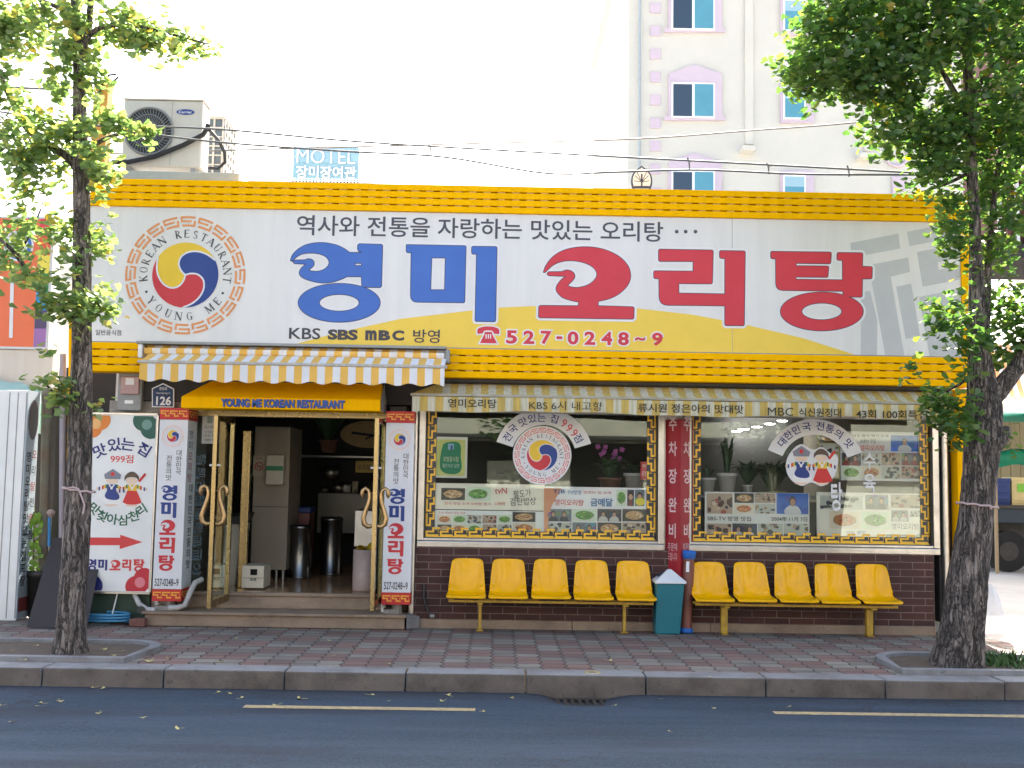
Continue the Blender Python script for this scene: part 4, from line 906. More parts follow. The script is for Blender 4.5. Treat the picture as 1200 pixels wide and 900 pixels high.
# ---------------------------------------------------------------- film on the windows
def zp(x, y, Y): p = P(x, y, Y); return (p.x, p.z)
FILM = mat('white_film', (.7, .71, .71), .5, dirt=.12, dscale=6)
yw = YG-.006; f0 = lambda u, v: (u, yw-JIT[0], v); f1 = lambda u, v: (u, yw-.002-JIT[0], v)
nvy, rdd = ink(52, 58, 128), ink(206, 70, 84)
b = MB(); c = zp(637, 536, yw); s = S(yw); arcband(b, c, 38*s, 58*s, 17, 162.5, f0, FILM, 40)
for ch, x, y, a, m in (('전', 595, 512, 52, nvy), ('국', 601, 502.5, 40, nvy), ('맛', 612.5, 494.5, 24, nvy), ('있', 623.5, 490.5, 12, nvy), ('는', 634.5, 489.5, 0, nvy), ('집', 650, 491, -16, nvy), ('9', 661, 496, -30, rdd), ('9', 667, 501.5, -38, rdd), ('9', 673, 507.5, -44, rdd), ('점', 678, 514, -60, nvy)):
    word(b, ch, zp(x, y, yw), .095 if ord(ch) > 999 else .055, .1, f1, m, .012, radians(a), HB if ord(ch) > 999 else None)
tag(b.build('window_decal'), 'white arched film with blue lettering and a red 999 on the left window', 'window decal')
b = MB(); c = zp(635.3, 533.5, yw-.004); emblem(b, c, 32.3*s, lambda u, v, k: (u, yw-.005-.0015*k-JIT[0], v), ink(226, 128, 120), True, FILM)
tag(b.build('emblem_decal'), 'round emblem with a yellow, blue and red swirl stuck on the left window', 'emblem')
b = MB(); c = zp(955, 550.5, yw); arcband(b, c, 41*s, 59.5*s, 21, 158, f0, FILM, 40)
for ch, x, y, a in (('대', 916.5, 518, 52), ('한', 923.5, 510, 40), ('민', 933, 504, 25), ('국', 945, 500, 10), ('전', 961.5, 499.5, -6), ('통', 972.5, 502.5, -18), ('의', 983, 508.5, -32), ('맛', 994.5, 519.5, -50)):
    word(b, ch, zp(x, y, yw), .095, .1, f1, nvy, .015, radians(a), HB)
tag(b.build('window_decal'), 'white arched film with navy lettering on the right window', 'window decal')
b = MB(); c = zp(951, 545, yw); purses(b, (c[0], c[1]-.03), .25, yw)
shape(b, [[(c[0]+.25*x, c[1]-.03+.25*y) for x, y in spline([(-1.22,.1,1),(-1.0,.7,1),(-.48,1.1,1),(.1,.85,1),(.5,.98,1),(.9,.7,1),(1.22,.6,1),(1.24,.1,1),(1.0,-.5,1),(.5,-.86,1),(0,-.7,1),(-.5,-.86,1),(-1.05,-.5,1)])]], lambda u, v: (u, yw-.0005, v), FILM)
tag(b.build('ornament_decal'), 'colourful cut-out of two festive costumes stuck below the arch on the right window', 'window decal')
for t, pos in (('탕', [(980, 582, 14, 36)]), ('수육', [(1019, 540, 15, 22), (1019, 566, 15, 24)])):
    b = MB()
    for ch, (x, y, w, h) in zip(t, pos): word(b, ch, zp(x, y, yw), w*s*.9, h*s*.9, f1, FILM, .02, 0, HB)
    tag(b.build('window_lettering'), 'white upright %s lettering on the lower right of the right window' % ('single syllable' if t == '탕' else 'two syllable'), 'lettering')

# ---------------------------------------------------------------- posters behind the glass
PR = random.Random(11)
def cells(mb, x0, y0, x1, y1, nx, ny, Y, kinds, gap=1.2):
    w = (x1-x0)/nx; h = (y1-y0)/ny
    for i in range(nx):
        for j in range(ny): cell(mb, x0+i*w+gap/2, y0+j*h+gap/2, x0+(i+1)*w-gap/2, y0+(j+1)*h-gap/2, Y, kinds[(j*nx+i) % len(kinds)])
def cell(mb, x0, y0, x1, y1, Y, k):
    bgc = {'f': (240, 228, 206), 'g': (226, 240, 216), 's': (74, 66, 58), 'p': (120, 132, 140), 'b': (46, 116, 206), 'h': (206, 210, 200), 'm': (190, 170, 150), 'd': (60, 64, 70)}[k]
    l, r, zb, zt = prect(mb, x0, y0, x1, y1, Y, ink(*bgc)); cx, cz = (l+r)/2, (zb+zt)/2; w, h = (r-l), (zt-zb); Y2 = Y-.0015
    cl = lambda u, v: (min(max(u, l+.002), r-.002), min(max(v, zb+.002), zt-.002))
    def e(u, v, rx, ry, col, dy=0, n=18, a0=0.):
        jit(); mb.ngon([(cl(u+rx*cos(2*pi*i/n+a0)*(1+.06*PR.uniform(-1, 1)), 0)[0], Y2-dy-JIT[0], cl(0, v+ry*sin(2*pi*i/n+a0)*(1+.06*PR.uniform(-1, 1)))[1]) for i in range(n)], ink(*col))
    def specks(cols, n, rx, ry, k=1.):
        for _ in range(n):
            a = PR.uniform(0, 6.28); q = math.sqrt(PR.random())*.8; e(cx+rx*q*cos(a), cz+ry*q*sin(a), rx*PR.uniform(.08, .22)*k, ry*PR.uniform(.08, .22)*k, PR.choice(cols), .0025, 7)
    if k in 'fgs':
        e(cx, cz-.05*h, w*.44, h*.42, (232, 230, 224) if k != 's' else (38, 34, 32)); e(cx, cz, w*.39, h*.36, {'f': (190, 132, 84), 'g': (120, 160, 84), 's': (206, 168, 118)}[k], .0012)
        specks({'f': [(226, 90, 36), (190, 74, 40), (246, 196, 120), (120, 60, 34)], 'g': [(60, 170, 44), (30, 120, 34), (150, 214, 90)], 's': [(232, 208, 160), (180, 120, 80), (150, 96, 60), (240, 228, 200)]}[k], 16, w*.36, h*.33)
    elif k in 'pbd':
        for _ in range(6): e(l+PR.random()*w, zb+PR.random()*h, w*.14, h*.16, tuple(min(255, c+PR.randint(-40, 50)) for c in bgc), .0, 8)
        shirt = (226, 226, 228) if k == 'b' else PR.choice([(70, 70, 84), (210, 208, 204), (150, 60, 60)])
        for q in ((0,) if w < h*1.5 or k == 'b' else (-.26, .2)):
            u = cx+q*w; e(u, zb+.08*h, w*.26 if q == 0 else w*.2, h*.36, shirt, .0012); e(u, cz+.12*h, h*.17, h*.23, (46, 40, 38), .0024); e(u, cz+.06*h, h*.13, h*.18, (206, 164, 136), .0036)
    elif k == 'h':
        for _ in range(14): e(l+PR.random()*w, zb+PR.random()*h, w*PR.uniform(.05, .14), h*PR.uniform(.08, .2), PR.choice([(90, 96, 90), (210, 206, 196), (130, 110, 90), (76, 84, 100), (180, 150, 120), (60, 60, 60)]), .001, 8)
    elif k == 'm':
        for _ in range(18): e(l+PR.random()*w, zb+PR.random()*h, w*PR.uniform(.05, .13), h*PR.uniform(.08, .2), PR.choice([(90, 60, 50), (220, 200, 180), (170, 90, 80), (60, 60, 66), (200, 176, 150)]), .001, 8)
def sheet(name, x0, y0, x1, y1, col, label, cat='poster', Y=.137, th=.01):
    b = MB(); l, r, zb, zt = pbox(b, x0, y0, x1, y1, Y, Y+th, ink(*[min(252, q+26) if min(col) > 150 else q for q in col])); return b, Y-.002
def done(b, name, label, cat='poster', group=None): return tag(b.build(name), label, cat, group)
BLK, RD2, BL2 = ink(60, 58, 60), ink(210, 66, 56), ink(62, 124, 180)
b, Y = sheet('', 509, 567, 638, 597.5, (226, 220, 204), '')
cell(b, 517, 572, 545, 586, Y, 's'); cell(b, 546, 571, 575, 587, Y, 'g'); pword(b, 'tvN', (580, 571.5, 594, 578.5), Y-.004, RD2, .005); pword(b, '팔도가', (602, 574, 622, 583), Y-.004, BLK, 0, .12); pword(b, '감탄밥상', (598, 583, 628, 592), Y-.004, BLK, 0, .06)
pword(b, '전국 맛집 소개 오리탕 명가', (521, 588.5, 575, 592), Y-.004, RD2, 0); pword(b, '나와라', (580, 588, 592, 592.5), Y-.004, RD2, 0); done(b, 'poster', 'cream poster with two dishes and brush lettering, upper left in the left window')
b, Y = sheet('', 509, 598.5, 637, 629, (222, 224, 222), ''); pword(b, '주요 메뉴와 방송 장면', (514, 599.5, 545, 602.5), Y-.004, RD2, 0)
cells(b, 512, 603, 600, 625, 5, 2, Y, 'fghmgsfgmh'); cells(b, 600, 599.5, 628, 625, 1, 2, Y, 'sf'); done(b, 'poster', 'white panel of small dish photos below the cream poster in the left window')
b, Y = sheet('', 637, 571, 770, 629, (226, 224, 224), ''); b.ngon([(u, Y-.0012, v) for u, v in (zp(637.5, 572, Y), zp(658, 572, Y), zp(646, 594, Y), zp(641, 628, Y), zp(637.5, 628, Y))], ink(232, 170, 130))
pword(b, 'TJB', (648, 573.5, 662, 579.5), Y-.004, ink(60, 84, 150), .008); pword(b, 'TV방영', (665, 574.5, 681, 579.5), Y-.004, BL2, 0); pword(b, '영미오리탕', (650, 585.5, 684, 592.5), Y-.004, RD2, .01); pword(b, '금메달', (692, 584, 718, 593.5), Y-.004, BL2, .03); pword(b, '맛있는 집 소개', (684, 575.5, 716, 579), Y-.004, RD2, 0)
cell(b, 722, 574, 734, 593, Y, 'g'); cell(b, 735, 574, 743, 593, Y, 'd'); cell(b, 744, 574, 755, 593, Y, 'p'); c = zp(750, 588, Y); b.disc(c, .055, .045, ink(240, 220, 60), Y-.006)
cells(b, 641, 596, 758, 627.5, 4, 2, Y, 'pgdshpsm'); done(b, 'poster', 'poster with blue and red heading over eight food photos, right half of the left window')
b, Y = sheet('', 509, 512, 547.5, 560, (206, 204, 198), ''); prect(b, 511.5, 515, 545, 557.5, Y, ink(214, 214, 130))
shape(b, [[zp(x, y, Y) for x, y in spline([(519, 521), (524, 518.5, 1), (536, 518, 1), (540, 523, 1), (540, 535, 1), (541, 548, 1), (537, 554.5, 1), (524, 555, 1), (517, 551, 1), (515.5, 542, 1), (517, 530, 1)])]], front(Y-.0015), ink(22, 138, 96))
prect(b, 525, 520, 532, 527, Y-.004, ink(150, 190, 214)); prect(b, 528, 522, 530.5, 527, Y-.005, ink(60, 80, 140)); pword(b, '모범음식점', (519.5, 535, 537, 541), Y-.004, ink(232, 232, 190), .0); pword(b, '좋은식단 실천', (518.5, 543.5, 538, 548), Y-.004, ink(214, 232, 214), 0)
done(b, 'framed_certificate', 'white framed green certificate hanging at the left edge of the left window', 'framed notice')
b, Y = sheet('', 826, 577, 948.5, 632, (214, 214, 210), ''); cells(b, 827.5, 577.5, 859, 602.5, 1, 1, Y, 'm'); cells(b, 860, 577.5, 884, 602.5, 1, 2, Y, 'sf'); cells(b, 884, 577.5, 909, 602.5, 1, 2, Y, 'mh'); cells(b, 909.5, 577.5, 948, 603, 1, 1, Y, 'b')
cells(b, 827.5, 613, 948, 630.5, 4, 1, Y, 'mdhh'); pword(b, 'SBS-TV 방영 맛집', (829, 605, 880, 610.5), Y-.004, BLK, .01); pword(b, '2004年 11月 7日', (904, 605.5, 946, 611), Y-.004, BLK, .01); done(b, 'poster', 'poster of people and dishes reading SBS-TV, lower left in the right window')
b, Y = sheet('', 957, 577.5, 1083.5, 634, (222, 218, 208), '')
for q, k in (((961, 581, 1011, 597), 'h'), ((1014, 580, 1041, 597), 'p'), ((1044, 580, 1081, 595.5), 'm'), ((972, 599.5, 1007.5, 619.5), 'f'), ((1009.5, 600, 1042, 619.5), 'g'), ((1044.5, 598, 1064.5, 611), 'p'), ((1066.5, 598, 1081.5, 606), 'h'), ((1038, 626.5, 1082, 633), 'd')): cell(b, *q, Y, k)
pword(b, '영미오리탕', (1045, 613.5, 1077, 620.5), Y-.004, ink(90, 92, 110), 0); pword(b, '남도 별미', (992, 622, 1014, 626), Y-.004, BL2, 0); done(b, 'poster', 'cream board of framed dish photos, lower right in the right window')
b, Y = sheet('', 985, 506, 1081, 563.5, (214, 214, 214), '', Y=.15); cell(b, 1044, 510.5, 1076, 529, Y, 'b'); cells(b, 986, 530.5, 1079, 561.5, 4, 2, Y, 'dhmpgfhm', .8); pword(b, '영미오리탕', (1008, 521.5, 1037, 528), Y-.004, RD2, .01); pword(b, '소문난 맛집', (1008, 514, 1026, 519.5), Y-.004, BLK, 0); pword(b, '남도 음식 명가 소개', (999, 509, 1041, 512), Y-.004, BLK, 0); done(b, 'poster', 'white poster with red lettering and dish photos, upper right in the right window')
b, Y = sheet('', 958, 505, 984, 561, (196, 186, 130), '', Y=.165); cells(b, 959, 506, 983, 560, 1, 4, Y, 'shmf'); done(b, 'poster', 'yellowish strip of photos behind the arched film on the right window')
b, Y = sheet('', 750.5, 541, 758.5, 562, (196, 40, 44), '', Y=.13); pword(b, '예약', (752, 544, 757.5, 548), Y-.003, ink(235, 200, 200), 0); pword(b, '환영', (752, 552, 757.5, 558), Y-.003, ink(235, 200, 200), 0); done(b, 'red_tag', 'small red paper tag beside the gold border of the left window', 'tag')

# ---------------------------------------------------------------- plants on the ledges
LEAFD = mat('house_plant_leaf', (.035, .075, .028), .5, dirt=.4, dscale=20); POT = mat('white_pot', (.6, .58, .53), .45, dirt=.15); TERRA = mat('brown_pot', (.17, .08, .05), .6)
ORCH = mat('orchid_petal', (.36, .08, .3), .6)
def plant(name, x, y, z, r, h, potm, leaves, spread, lh, label, flower=False, cat='plant'):
    T = thing(name, label, cat, (x, y, z)); b = MB()
    b.lathe([(0, 0), (r*.72, 0), (r*.95, h*.85), (r*1.08, h*.86), (r*1.08, h), (r*.92, h), (r*.9, h*.93), (0, h*.93)], (x, y, z), potm, 20); b.build('pot', T)
    b = MB(); rr = random.Random(int(x*100))
    for i in range(leaves):
        a = rr.uniform(0, 6.28); L = rr.uniform(.6, 1)*lh; o = rr.uniform(.2, 1)*spread; p0 = Vector((x+.2*r*cos(a), y+.2*r*sin(a), z+h*.93)); p1 = p0+Vector((o*.5*cos(a), o*.5*sin(a), L*.8)); p2 = p0+Vector((o*cos(a), o*sin(a), L*rr.uniform(.6, 1.05)))
        w = Vector((-sin(a), cos(a), .3))*rr.uniform(.008, .02)*(1+spread*2)
        b.add([p0-w*.4, p0+w*.4, p1+w, p1-w, p2], [(0, 1, 2, 3), (3, 2, 4)], LEAFD)
    b.build('foliage', T)
    if flower:
        b = MB()
        for k in range(12):
            a = rr.uniform(0, 6.28); c = Vector((x+rr.uniform(-.16, .2), y+rr.uniform(-.08, .08), z+h+lh*rr.uniform(.75, 1.25)))
            for q in range(4): d = Vector((cos(a+q*1.57), -.3, sin(a+q*1.57)))*.035; e = Vector((-sin(a+q*1.57), 0, cos(a+q*1.57)))*.018; b.add([c, c+d*.6+e, c+d, c+d*.6-e], [(0, 1, 2, 3)], ORCH)
        b.build('blossom', T)
    return T
zl = 1.58
plant('potted_plant', P(852, 560, .45).x, .45, zl, .115, .26, POT, 40, .12, .55, 'tall dark plant in a big white pot on the ledge of the right window')
plant('potted_plant', P(876, 560, .5).x, .5, zl, .06, .12, POT, 50, .3, .35, 'bushy plant in a small cream pot on the ledge of the right window')
plant('potted_plant', P(829, 560, .42).x, .42, zl, .1, .2, POT, 10, .1, .2, 'white pot half behind the left gold border of the right window')
plant('potted_plant', P(905, 566, .5).x, .5, zl, .16, .05, mat('green_dish', (.25, .34, .08), .5), 160, .32, .4, 'wide leafy plant in a flat green dish on the ledge of the right window')
plant('orchid', P(715, 566, .45).x, .45, 1.56, .14, .2, TERRA, 60, .25, .3, 'purple orchid in a brown pot in the left window', True)
plant('potted_plant', P(744, 560, .45).x, .45, 1.56, .13, .26, POT, 40, .25, .15, 'low plant in a pale patterned pot beside the orchid in the left window')
plant('potted_plant', P(603, 566, .5).x, .5, 1.56, .09, .12, TERRA, 40, .25, .2, 'reddish low plant in a brown pot below the round emblem in the left window')
b = MB(); x = P(876, 560, .38).x; b.tube([(x, .36, zl), (x, .36, zl+.12)], .008, WHITEP); tag(b.build('candle'), 'thin white candle standing on the ledge of the right window', 'candle')

# ---------------------------------------------------------------- seen through the open door
def gx(px, py, z): return G(px, py, z)
def ibox(name, label, cat, px0, px1, py0, py1, Y, dp, m, bevel=.01, extra=None):
    b = MB(); l, r, zb, zt = pbox(b, px0, py0, px1, py1, Y, Y+dp, m)
    if extra: extra(b, l, r, zb, zt, Y)
    return tag(b.build(name, bevel=bevel), label, cat)
BEIGE = mat('beige_laminate', (.34, .29, .22), .55, dirt=.2); CREAM = mat('cream_plastic', (.6, .56, .45), .45, dirt=.25, dscale=8); INOX = mat('stainless', (.45, .45, .44), .35, 1., dirt=.3)
yc = 1.9
T = thing('wall_cabinet', 'tall beige cabinet block on short legs inside the entrance', 'cabinet', (P(315, 600, yc).x, yc, FZ))
b = MB(); l, r, zb, zt = pbox(b, 296, 500, 338, 668, yc, yc+.9, BEIGE); zb0 = zb; b.build('carcass', T, bevel=.008)
b = MB(); b.box(l-.0, r, yc-.004, yc-.001, (zb+zt)/2-.12, (zb+zt)/2-.112, DKMET); b.build('door_seam', T)
for u in (l+.1, (l+r)/2+.1, r-.05): b = MB(); b.tube([(u, yc+.06, FZ), (u, yc+.06, zb)], .022, INOX, 10); b.build('leg', T)
b = MB(); YQ = yc-.02; pbox(b, 311.5, 533, 332.5, 568, YQ-.12, YQ+.017, CREAM); tw = b.build('case', thing('towel_dispenser', 'cream paper towel dispenser with a green band on the beige cabinet', 'dispenser', (P(322, 560, YQ).x, YQ, 1.6)), bevel=.015)
b = MB(); pbox(b, 312, 546, 331.5, 551.5, YQ-.125, YQ-.1, ink(40, 130, 90)); b.build('green_band', tw.parent); b = MB(); pbox(b, 315, 561, 331, 568, YQ-.1, YQ, FILM); b.build('paper', tw.parent)
b = MB(); prect(b, 296.5, 534, 310.5, 558, YQ, ink(176, 166, 150)); c = zp(303.5, 546.5, YQ); shape(b, [ell(*c, .058, .058, 24), ell(*c, .046, .046, 24)], front(YQ-.003), ink(170, 50, 56)); bar(b, (c[0]-.036, c[1]+.036), (c[0]+.036, c[1]-.036), .011, front(YQ-.004), ink(170, 50, 56)); bar(b, (c[0]-.03, c[1]), (c[0]+.03, c[1]), .012, front(YQ-.0035), BLK)
pword(b, '금연', (300, 535.5, 307, 538.5), YQ-.003, ink(170, 50, 56), 0); tag(b.build('no_smoking_sign'), 'small square no smoking notice with a red ring on the beige cabinet', 'notice')
yk = .55
def crate_holes(b, l, r, zb, zt, Y):
    b.box(l+.1, r-.08, Y-.003, Y-.0005, zt-.11, zt-.04, HOLE); b.box(l+.004, r-.004, Y-.004, Y-.001, zt-.15, zt-.14, mat('crate_groove', (.3, .28, .22), .6)); pword(b, '보해', (293, 677, 300, 681), Y-.004, ink(70, 80, 84), .02)
    for u in (l+.05, r-.03): b.box(u, u+.012, Y-.006, Y-.0015, zb+.01, zt-.16, CREAM)
ibox('bottle_crate', 'cream plastic bottle crate on the brown floor just inside the door', 'crate', 283.5, 309, 663, 689, yk, .4, CREAM, .006, crate_holes)
b = MB(); Yd = 1.0; a0, a1 = P(286, 662, Yd), P(300, 662, Yd); b.hexa([(P(286, 0, Yd).x, Yd, FZ), (P(301, 0, Yd).x, Yd, FZ), (P(303, 0, Yd).x, Yd+.35, FZ), (P(286, 0, Yd).x, Yd+.35, FZ), (P(286, 0, Yd).x, Yd, P(290, 614, Yd).z), (P(307, 0, Yd).x, Yd, P(290, 614, Yd).z), (P(309, 0, Yd).x, Yd+.35, P(290, 614, Yd).z), (P(286, 0, Yd).x, Yd+.35, P(290, 614, Yd).z)], CREAM)
zt = P(290, 614, Yd).z; b.hexa([(P(284, 0, Yd).x, Yd-.06, zt+.002), (P(306, 0, Yd).x, Yd-.06, zt+.002), (P(309, 0, Yd).x, Yd+.36, zt+.002), (P(284, 0, Yd).x, Yd+.36, zt+.002), (P(284, 0, Yd).x, Yd-.06, zt+.05), (P(309, 0, Yd).x, Yd-.06, zt+.12), (P(314, 0, Yd).x, Yd+.36, zt+.14), (P(284, 0, Yd).x, Yd+.36, zt+.12)], DKMET)
tag(b.build('umbrella_bin', bevel=.006), 'cream tapering stand with a dark open top behind the bottle crate', 'stand')
ib = lambda *a, **k: ibox(*a, **k)
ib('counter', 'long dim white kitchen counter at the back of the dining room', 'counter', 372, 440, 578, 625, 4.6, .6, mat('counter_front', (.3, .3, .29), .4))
ib('back_shelf', 'steel shelf rail with pots along the back wall above the counter', 'shelf', 345, 440, 533.5, 536.5, 4.9, .3, INOX)
for k, (px, py0, py1, r, m) in enumerate(((397, 566, 577, .1, INOX), (406, 568, 577, .07, WHITEP), (380, 571, 578, .08, INOX), (388, 547, 561, .13, INOX), (416, 564, 577, .05, CREAM))):
    a = P(px, py1, 4.75); t = P(px, py0, 4.75); b = MB(); b.lathe([(0, 0), (r, 0), (r, t.z-a.z), (r*.9, t.z-a.z), (r*.85, (t.z-a.z)*.8), (0, (t.z-a.z)*.8)], (a.x, 4.75, a.z), m, 16)
    tag(b.build('cooking_pot'), ['wide steel pot on the dim kitchen counter', 'white bowl stack on the dim kitchen counter', 'low steel pan at the left of the kitchen counter', 'large steel pot above the kitchen counter', 'cream jar at the right of the kitchen counter'][k], 'pot')
ib('serving_station', 'grey steel serving station behind the marble bin', 'counter', 415, 439, 598, 641, 2.2, .6, INOX)
ib('yellow_sign', 'small yellow lettered sign over the serving station', 'sign', 416.5, 438.5, 540, 554, 3.0, .02, ink(170, 140, 40), extra=lambda b, l, r, zb, zt, Y: pword(b, '오리탕', (419.5, 544, 435, 551), Y-.003, ink(90, 70, 30), .02))
b = MB(); c = P(432, 509, 3.4); b.prism([(c.x+.42*cos(2*pi*i/28), 3.4, c.z+.2*sin(2*pi*i/28)) for i in range(28)], (0, .03, 0), mat('straw_board', (.42, .3, .14), .8, dirt=.4, dscale=12)); bar(b, (c.x-.25, c.z+.02), (c.x+.2, c.z-.03), .035, front(3.395), DARK); bar(b, (c.x-.05, c.z-.07), (c.x+.25, c.z+.06), .025, front(3.394), DARK)
tag(b.build('straw_plaque'), 'oval straw coloured plaque hanging in the dim interior', 'plaque')
T = thing('marble_bin', 'round pinkish marble bin with a yellow cloth beside the right door leaf', 'bin', (P(425, 690, .5).x, .62, FZ)); c = P(425, 690, .5); zt = P(425, 645, .42).z
b = MB(); b.lathe([(0, 0), (.135, 0), (.14, .02), (.14, zt-FZ), (.125, zt-FZ), (.12, .2), (0, .2)], (c.x, .62, FZ), mat('pink_marble', (.42, .33, .3), .4, dirt=.6, dscale=14, dcol=(.28, .2, .18)), 28); b.build('drum', T)
b = MB(); rr = random.Random(4)
vs_ = [(c.x-.1+.045*i, .55+.04*j+rr.uniform(-.01, .01), zt+.0+.05*sin(i*1.3+j)+.03*i*.4) for j in range(4) for i in range(6)]; b.add(vs_, [(j*6+i, j*6+i+1, j*6+i+7, j*6+i+6) for j in range(3) for i in range(5)], ink(214, 176, 40), True); b.build('cloth', T)
for px, py0, py1, Y in ((362, 615, 667, 2.2), (398.5, 606, 656, 2.8)):
    a = P(px, py1, Y); t = P(px, py0, Y); b = MB(); z0 = FZ; b.lathe([(0, 0), (.16, 0), (.16, .02), (.15, .03), (.15, t.z-z0-.06), (.16, t.z-z0-.05), (.16, t.z-z0-.02), (.14, t.z-z0), (0, t.z-z0)], (a.x-.13, Y, z0), mat('dark_chrome', (.22, .22, .22), .3, 1.), 28)
    tag(b.build('stool'), 'dark chrome drum stool on the brown floor, %s' % ('nearer the door' if Y < 2.5 else 'farther back in the room'), 'stool')
T = thing('red_door_post', 'dark red upright cooler with blue top standing behind the stool', 'cooler', (P(355, 660, 2.7).x, 2.7, FZ)); b = MB(); l, r, zb, zt = pbox(b, 348, 601, 362, 668, 2.7, 3.1, mat('dark_red', (.12, .02, .02), .4)); b.build('body', T, bevel=.01); b = MB(); b.box(l-.01, r+.01, 2.68, 3.1, zt+.002, zt+.08, ink(30, 60, 130)); b.build('top', T, bevel=.01)
T = plant('reflection_plant', P(385, 520, 3.2).x, 3.2, P(385, 530, 3.2).z, .14, .18, TERRA, 120, .55, .6, 'large dark green plant added deep inside the room for mirrored foliage')  # plant put in for dark foliage reflected in the inner glass

# ---------------------------------------------------------------- on the roof
ACW = mat('ac_casing', (.55, .52, .46), .5, dirt=.3, dscale=4, dcol=(.38, .33, .27)); RAIL = mat('blue_grey_beam', (.36, .41, .43), .6, dirt=.3, dscale=6)
b = MB(); l, r, zb, zt = pbox(b, 120, 201, 280, 211.5, -.08, .1, RAIL); b.box(l, r, 1.0, 1.2, zb, zt, RAIL)
for u in (l+.1, r-.3): b.box(u, u+.15, .1, 1.0, zb+.01, zt-.01, RAIL)
for u in (l+.2, r-.3): b.box(u, u+.08, .3, .38, 4.75, zb, RAIL); b.box(u, u+.08, 1.05, 1.13, 4.75, zb, RAIL)
tag(b.build('roof_beam', bevel=.006), 'blue grey steel beam on the roof edge carrying the air conditioner', 'beam'); zbm = zt
ya = .35
T = thing('air_conditioner', 'large cream outdoor air conditioner with one round fan on the roof beam', 'air conditioner', (P(190, 200, ya).x, ya+.17, zbm))
b = MB(); l, r, zb, zt = pbox(b, 143.5, 117.5, 236.5, 196, ya, ya+.36, ACW); b.build('casing', T, bevel=.02)
b = MB(); b.box(l-.01, r+.01, ya-.012, ya+.37, zt+.001, zt+.02, ACW); b.build('top_cover', T, bevel=.006)
b = MB(); b.box(l+.06, l+.12, ya, ya+.36, zbm, zb, GREYP); b.box(r-.12, r-.06, ya, ya+.36, zbm, zb, GREYP); b.build('foot', T)
cx, cz = zp(174.5, 154, ya); R = 28.5*S(ya); GRL = mat('fan_wire', (.2, .2, .2), .5)
b = MB(); shape(b, [ell(cx, cz, R, R, 40)], front(ya-.002), mat('fan_dark', (.03, .033, .04), .6)); b.build('fan_opening', T)
b = MB()
for k in range(44): a = k*2*pi/44; b.tube([(cx+.05*cos(a), ya-.02, cz+.05*sin(a)), (cx+R*.6*cos(a+.25), ya-.035, cz+R*.6*sin(a+.25)), (cx+R*.98*cos(a+.4), ya-.015, cz+R*.98*sin(a+.4))], .0042, GRL, 5, False)
for q in (.4, .7, 1.0): b.tube([(cx+R*q*cos(i*pi/20), ya-.028+.012*(q > .9), cz+R*q*sin(i*pi/20)) for i in range(41)], .006 if q < 1 else .014, GRL, 6, False)
b.build('fan_grille', T); b = MB(); b.prism([(cx+.075*cos(i*pi/12), ya-.05, cz+.075*sin(i*pi/12)) for i in range(24)], (0, .02, 0), ACW); b.build('hub', T)
b = MB(); xs_ = P(201, 150, ya).x; b.box(xs_-.003, xs_+.003, ya-.003, ya-.001, zb+.02, zt-.02, GREYP); b.build('panel_seam', T)
b = MB(); c = zp(217.5, 131.5, ya); shape(b, [ell(*c, .118, .04, 30)], front(ya-.003), ACW); shape(b, [ell(*c, .112, .036, 30)], front(ya-.005), ink(40, 60, 140)); word(b, 'Carrier', c, .165, .034, front(ya-.007), FILM, .02); b.build('badge', T)
y2 = 1.3
T = thing('condenser_unit', 'grey louvred condenser unit with white grid behind the cream air conditioner', 'air conditioner', (P(257, 200, y2).x, y2+.2, zbm))
b = MB(); l, r, zb, zt = pbox(b, 240, 139, 261, 204, y2, y2+.6, mat('condenser_fins', (.1, .13, .15), .6)); b.build('coil', T)
b = MB()
for u in (l, (l+r)/2, r): b.box(u-.012, u+.012, y2-.02, y2-.003, zb, zt, ACW)
for i in range(7): z = zb+(zt-zb)*i/6; b.box(l, r, y2-.018, y2-.005, z-.008, z+.008, ACW); b.box(r+.003, r+.02, y2, y2+.6, z-.03, z+.03, ACW)
for i in range(5): b.box(r+.004, r+.022, y2+.14*i, y2+.14*i+.05, zb, zt, ACW)
b.box(l-.02, r+.03, y2-.03, y2+.62, zt, zt+.03, ACW); b.build('guard', T)
b = MB(); b.box(l, r, y2, y2+.6, 4.76, zb, RAIL); b.build('stand', T)
b = MB(); cb = [(131, 190), (150, 190), (180, 184), (215, 170), (238, 158), (243, 150), (244, 146)]
b.tube([P(x, y, ya-.06) for x, y in cb], .03, mat('black_rubber', (.012, .012, .014), .6), 10); b.tube([P(245, 152, ya-.05), P(256, 164, .6), P(263, 178, .8), P(264, 190, .9), P(255, 198, .9), P(243, 196, .8)], .022, MATS['black_rubber'], 8)
tag(b.build('pipe_insulation'), 'thick black pipe crossing the front of the cream air conditioner', 'pipe')
b = MB(); OR = mat('orange_paint', (.62, .3, .03), .5, dirt=.4, dscale=5); l, r, zb, zt = pbox(b, 107, 94, 124, 214, .5, .7, OR); b.box(l+.02, r, .52, .7, 4.75, zb, OR); tag(b.build('roof_post', bevel=.01), 'orange yellow square post on the roof behind the left tree', 'post')
b = MB(); b.tube([P(116, 112, .48), P(120, 97, .48), P(128, 88, .48), P(136, 87, .48), P(138, 91, .49), P(132, 96, .5)], .014, MATS['black_rubber'], 8); b.tube([P(102, 76, .0), P(107, 84, .3), P(113, 93, .48)], .016, MATS['black_rubber'], 8); tag(b.build('cable'), 'black cable loop on top of the orange yellow post', 'cable')
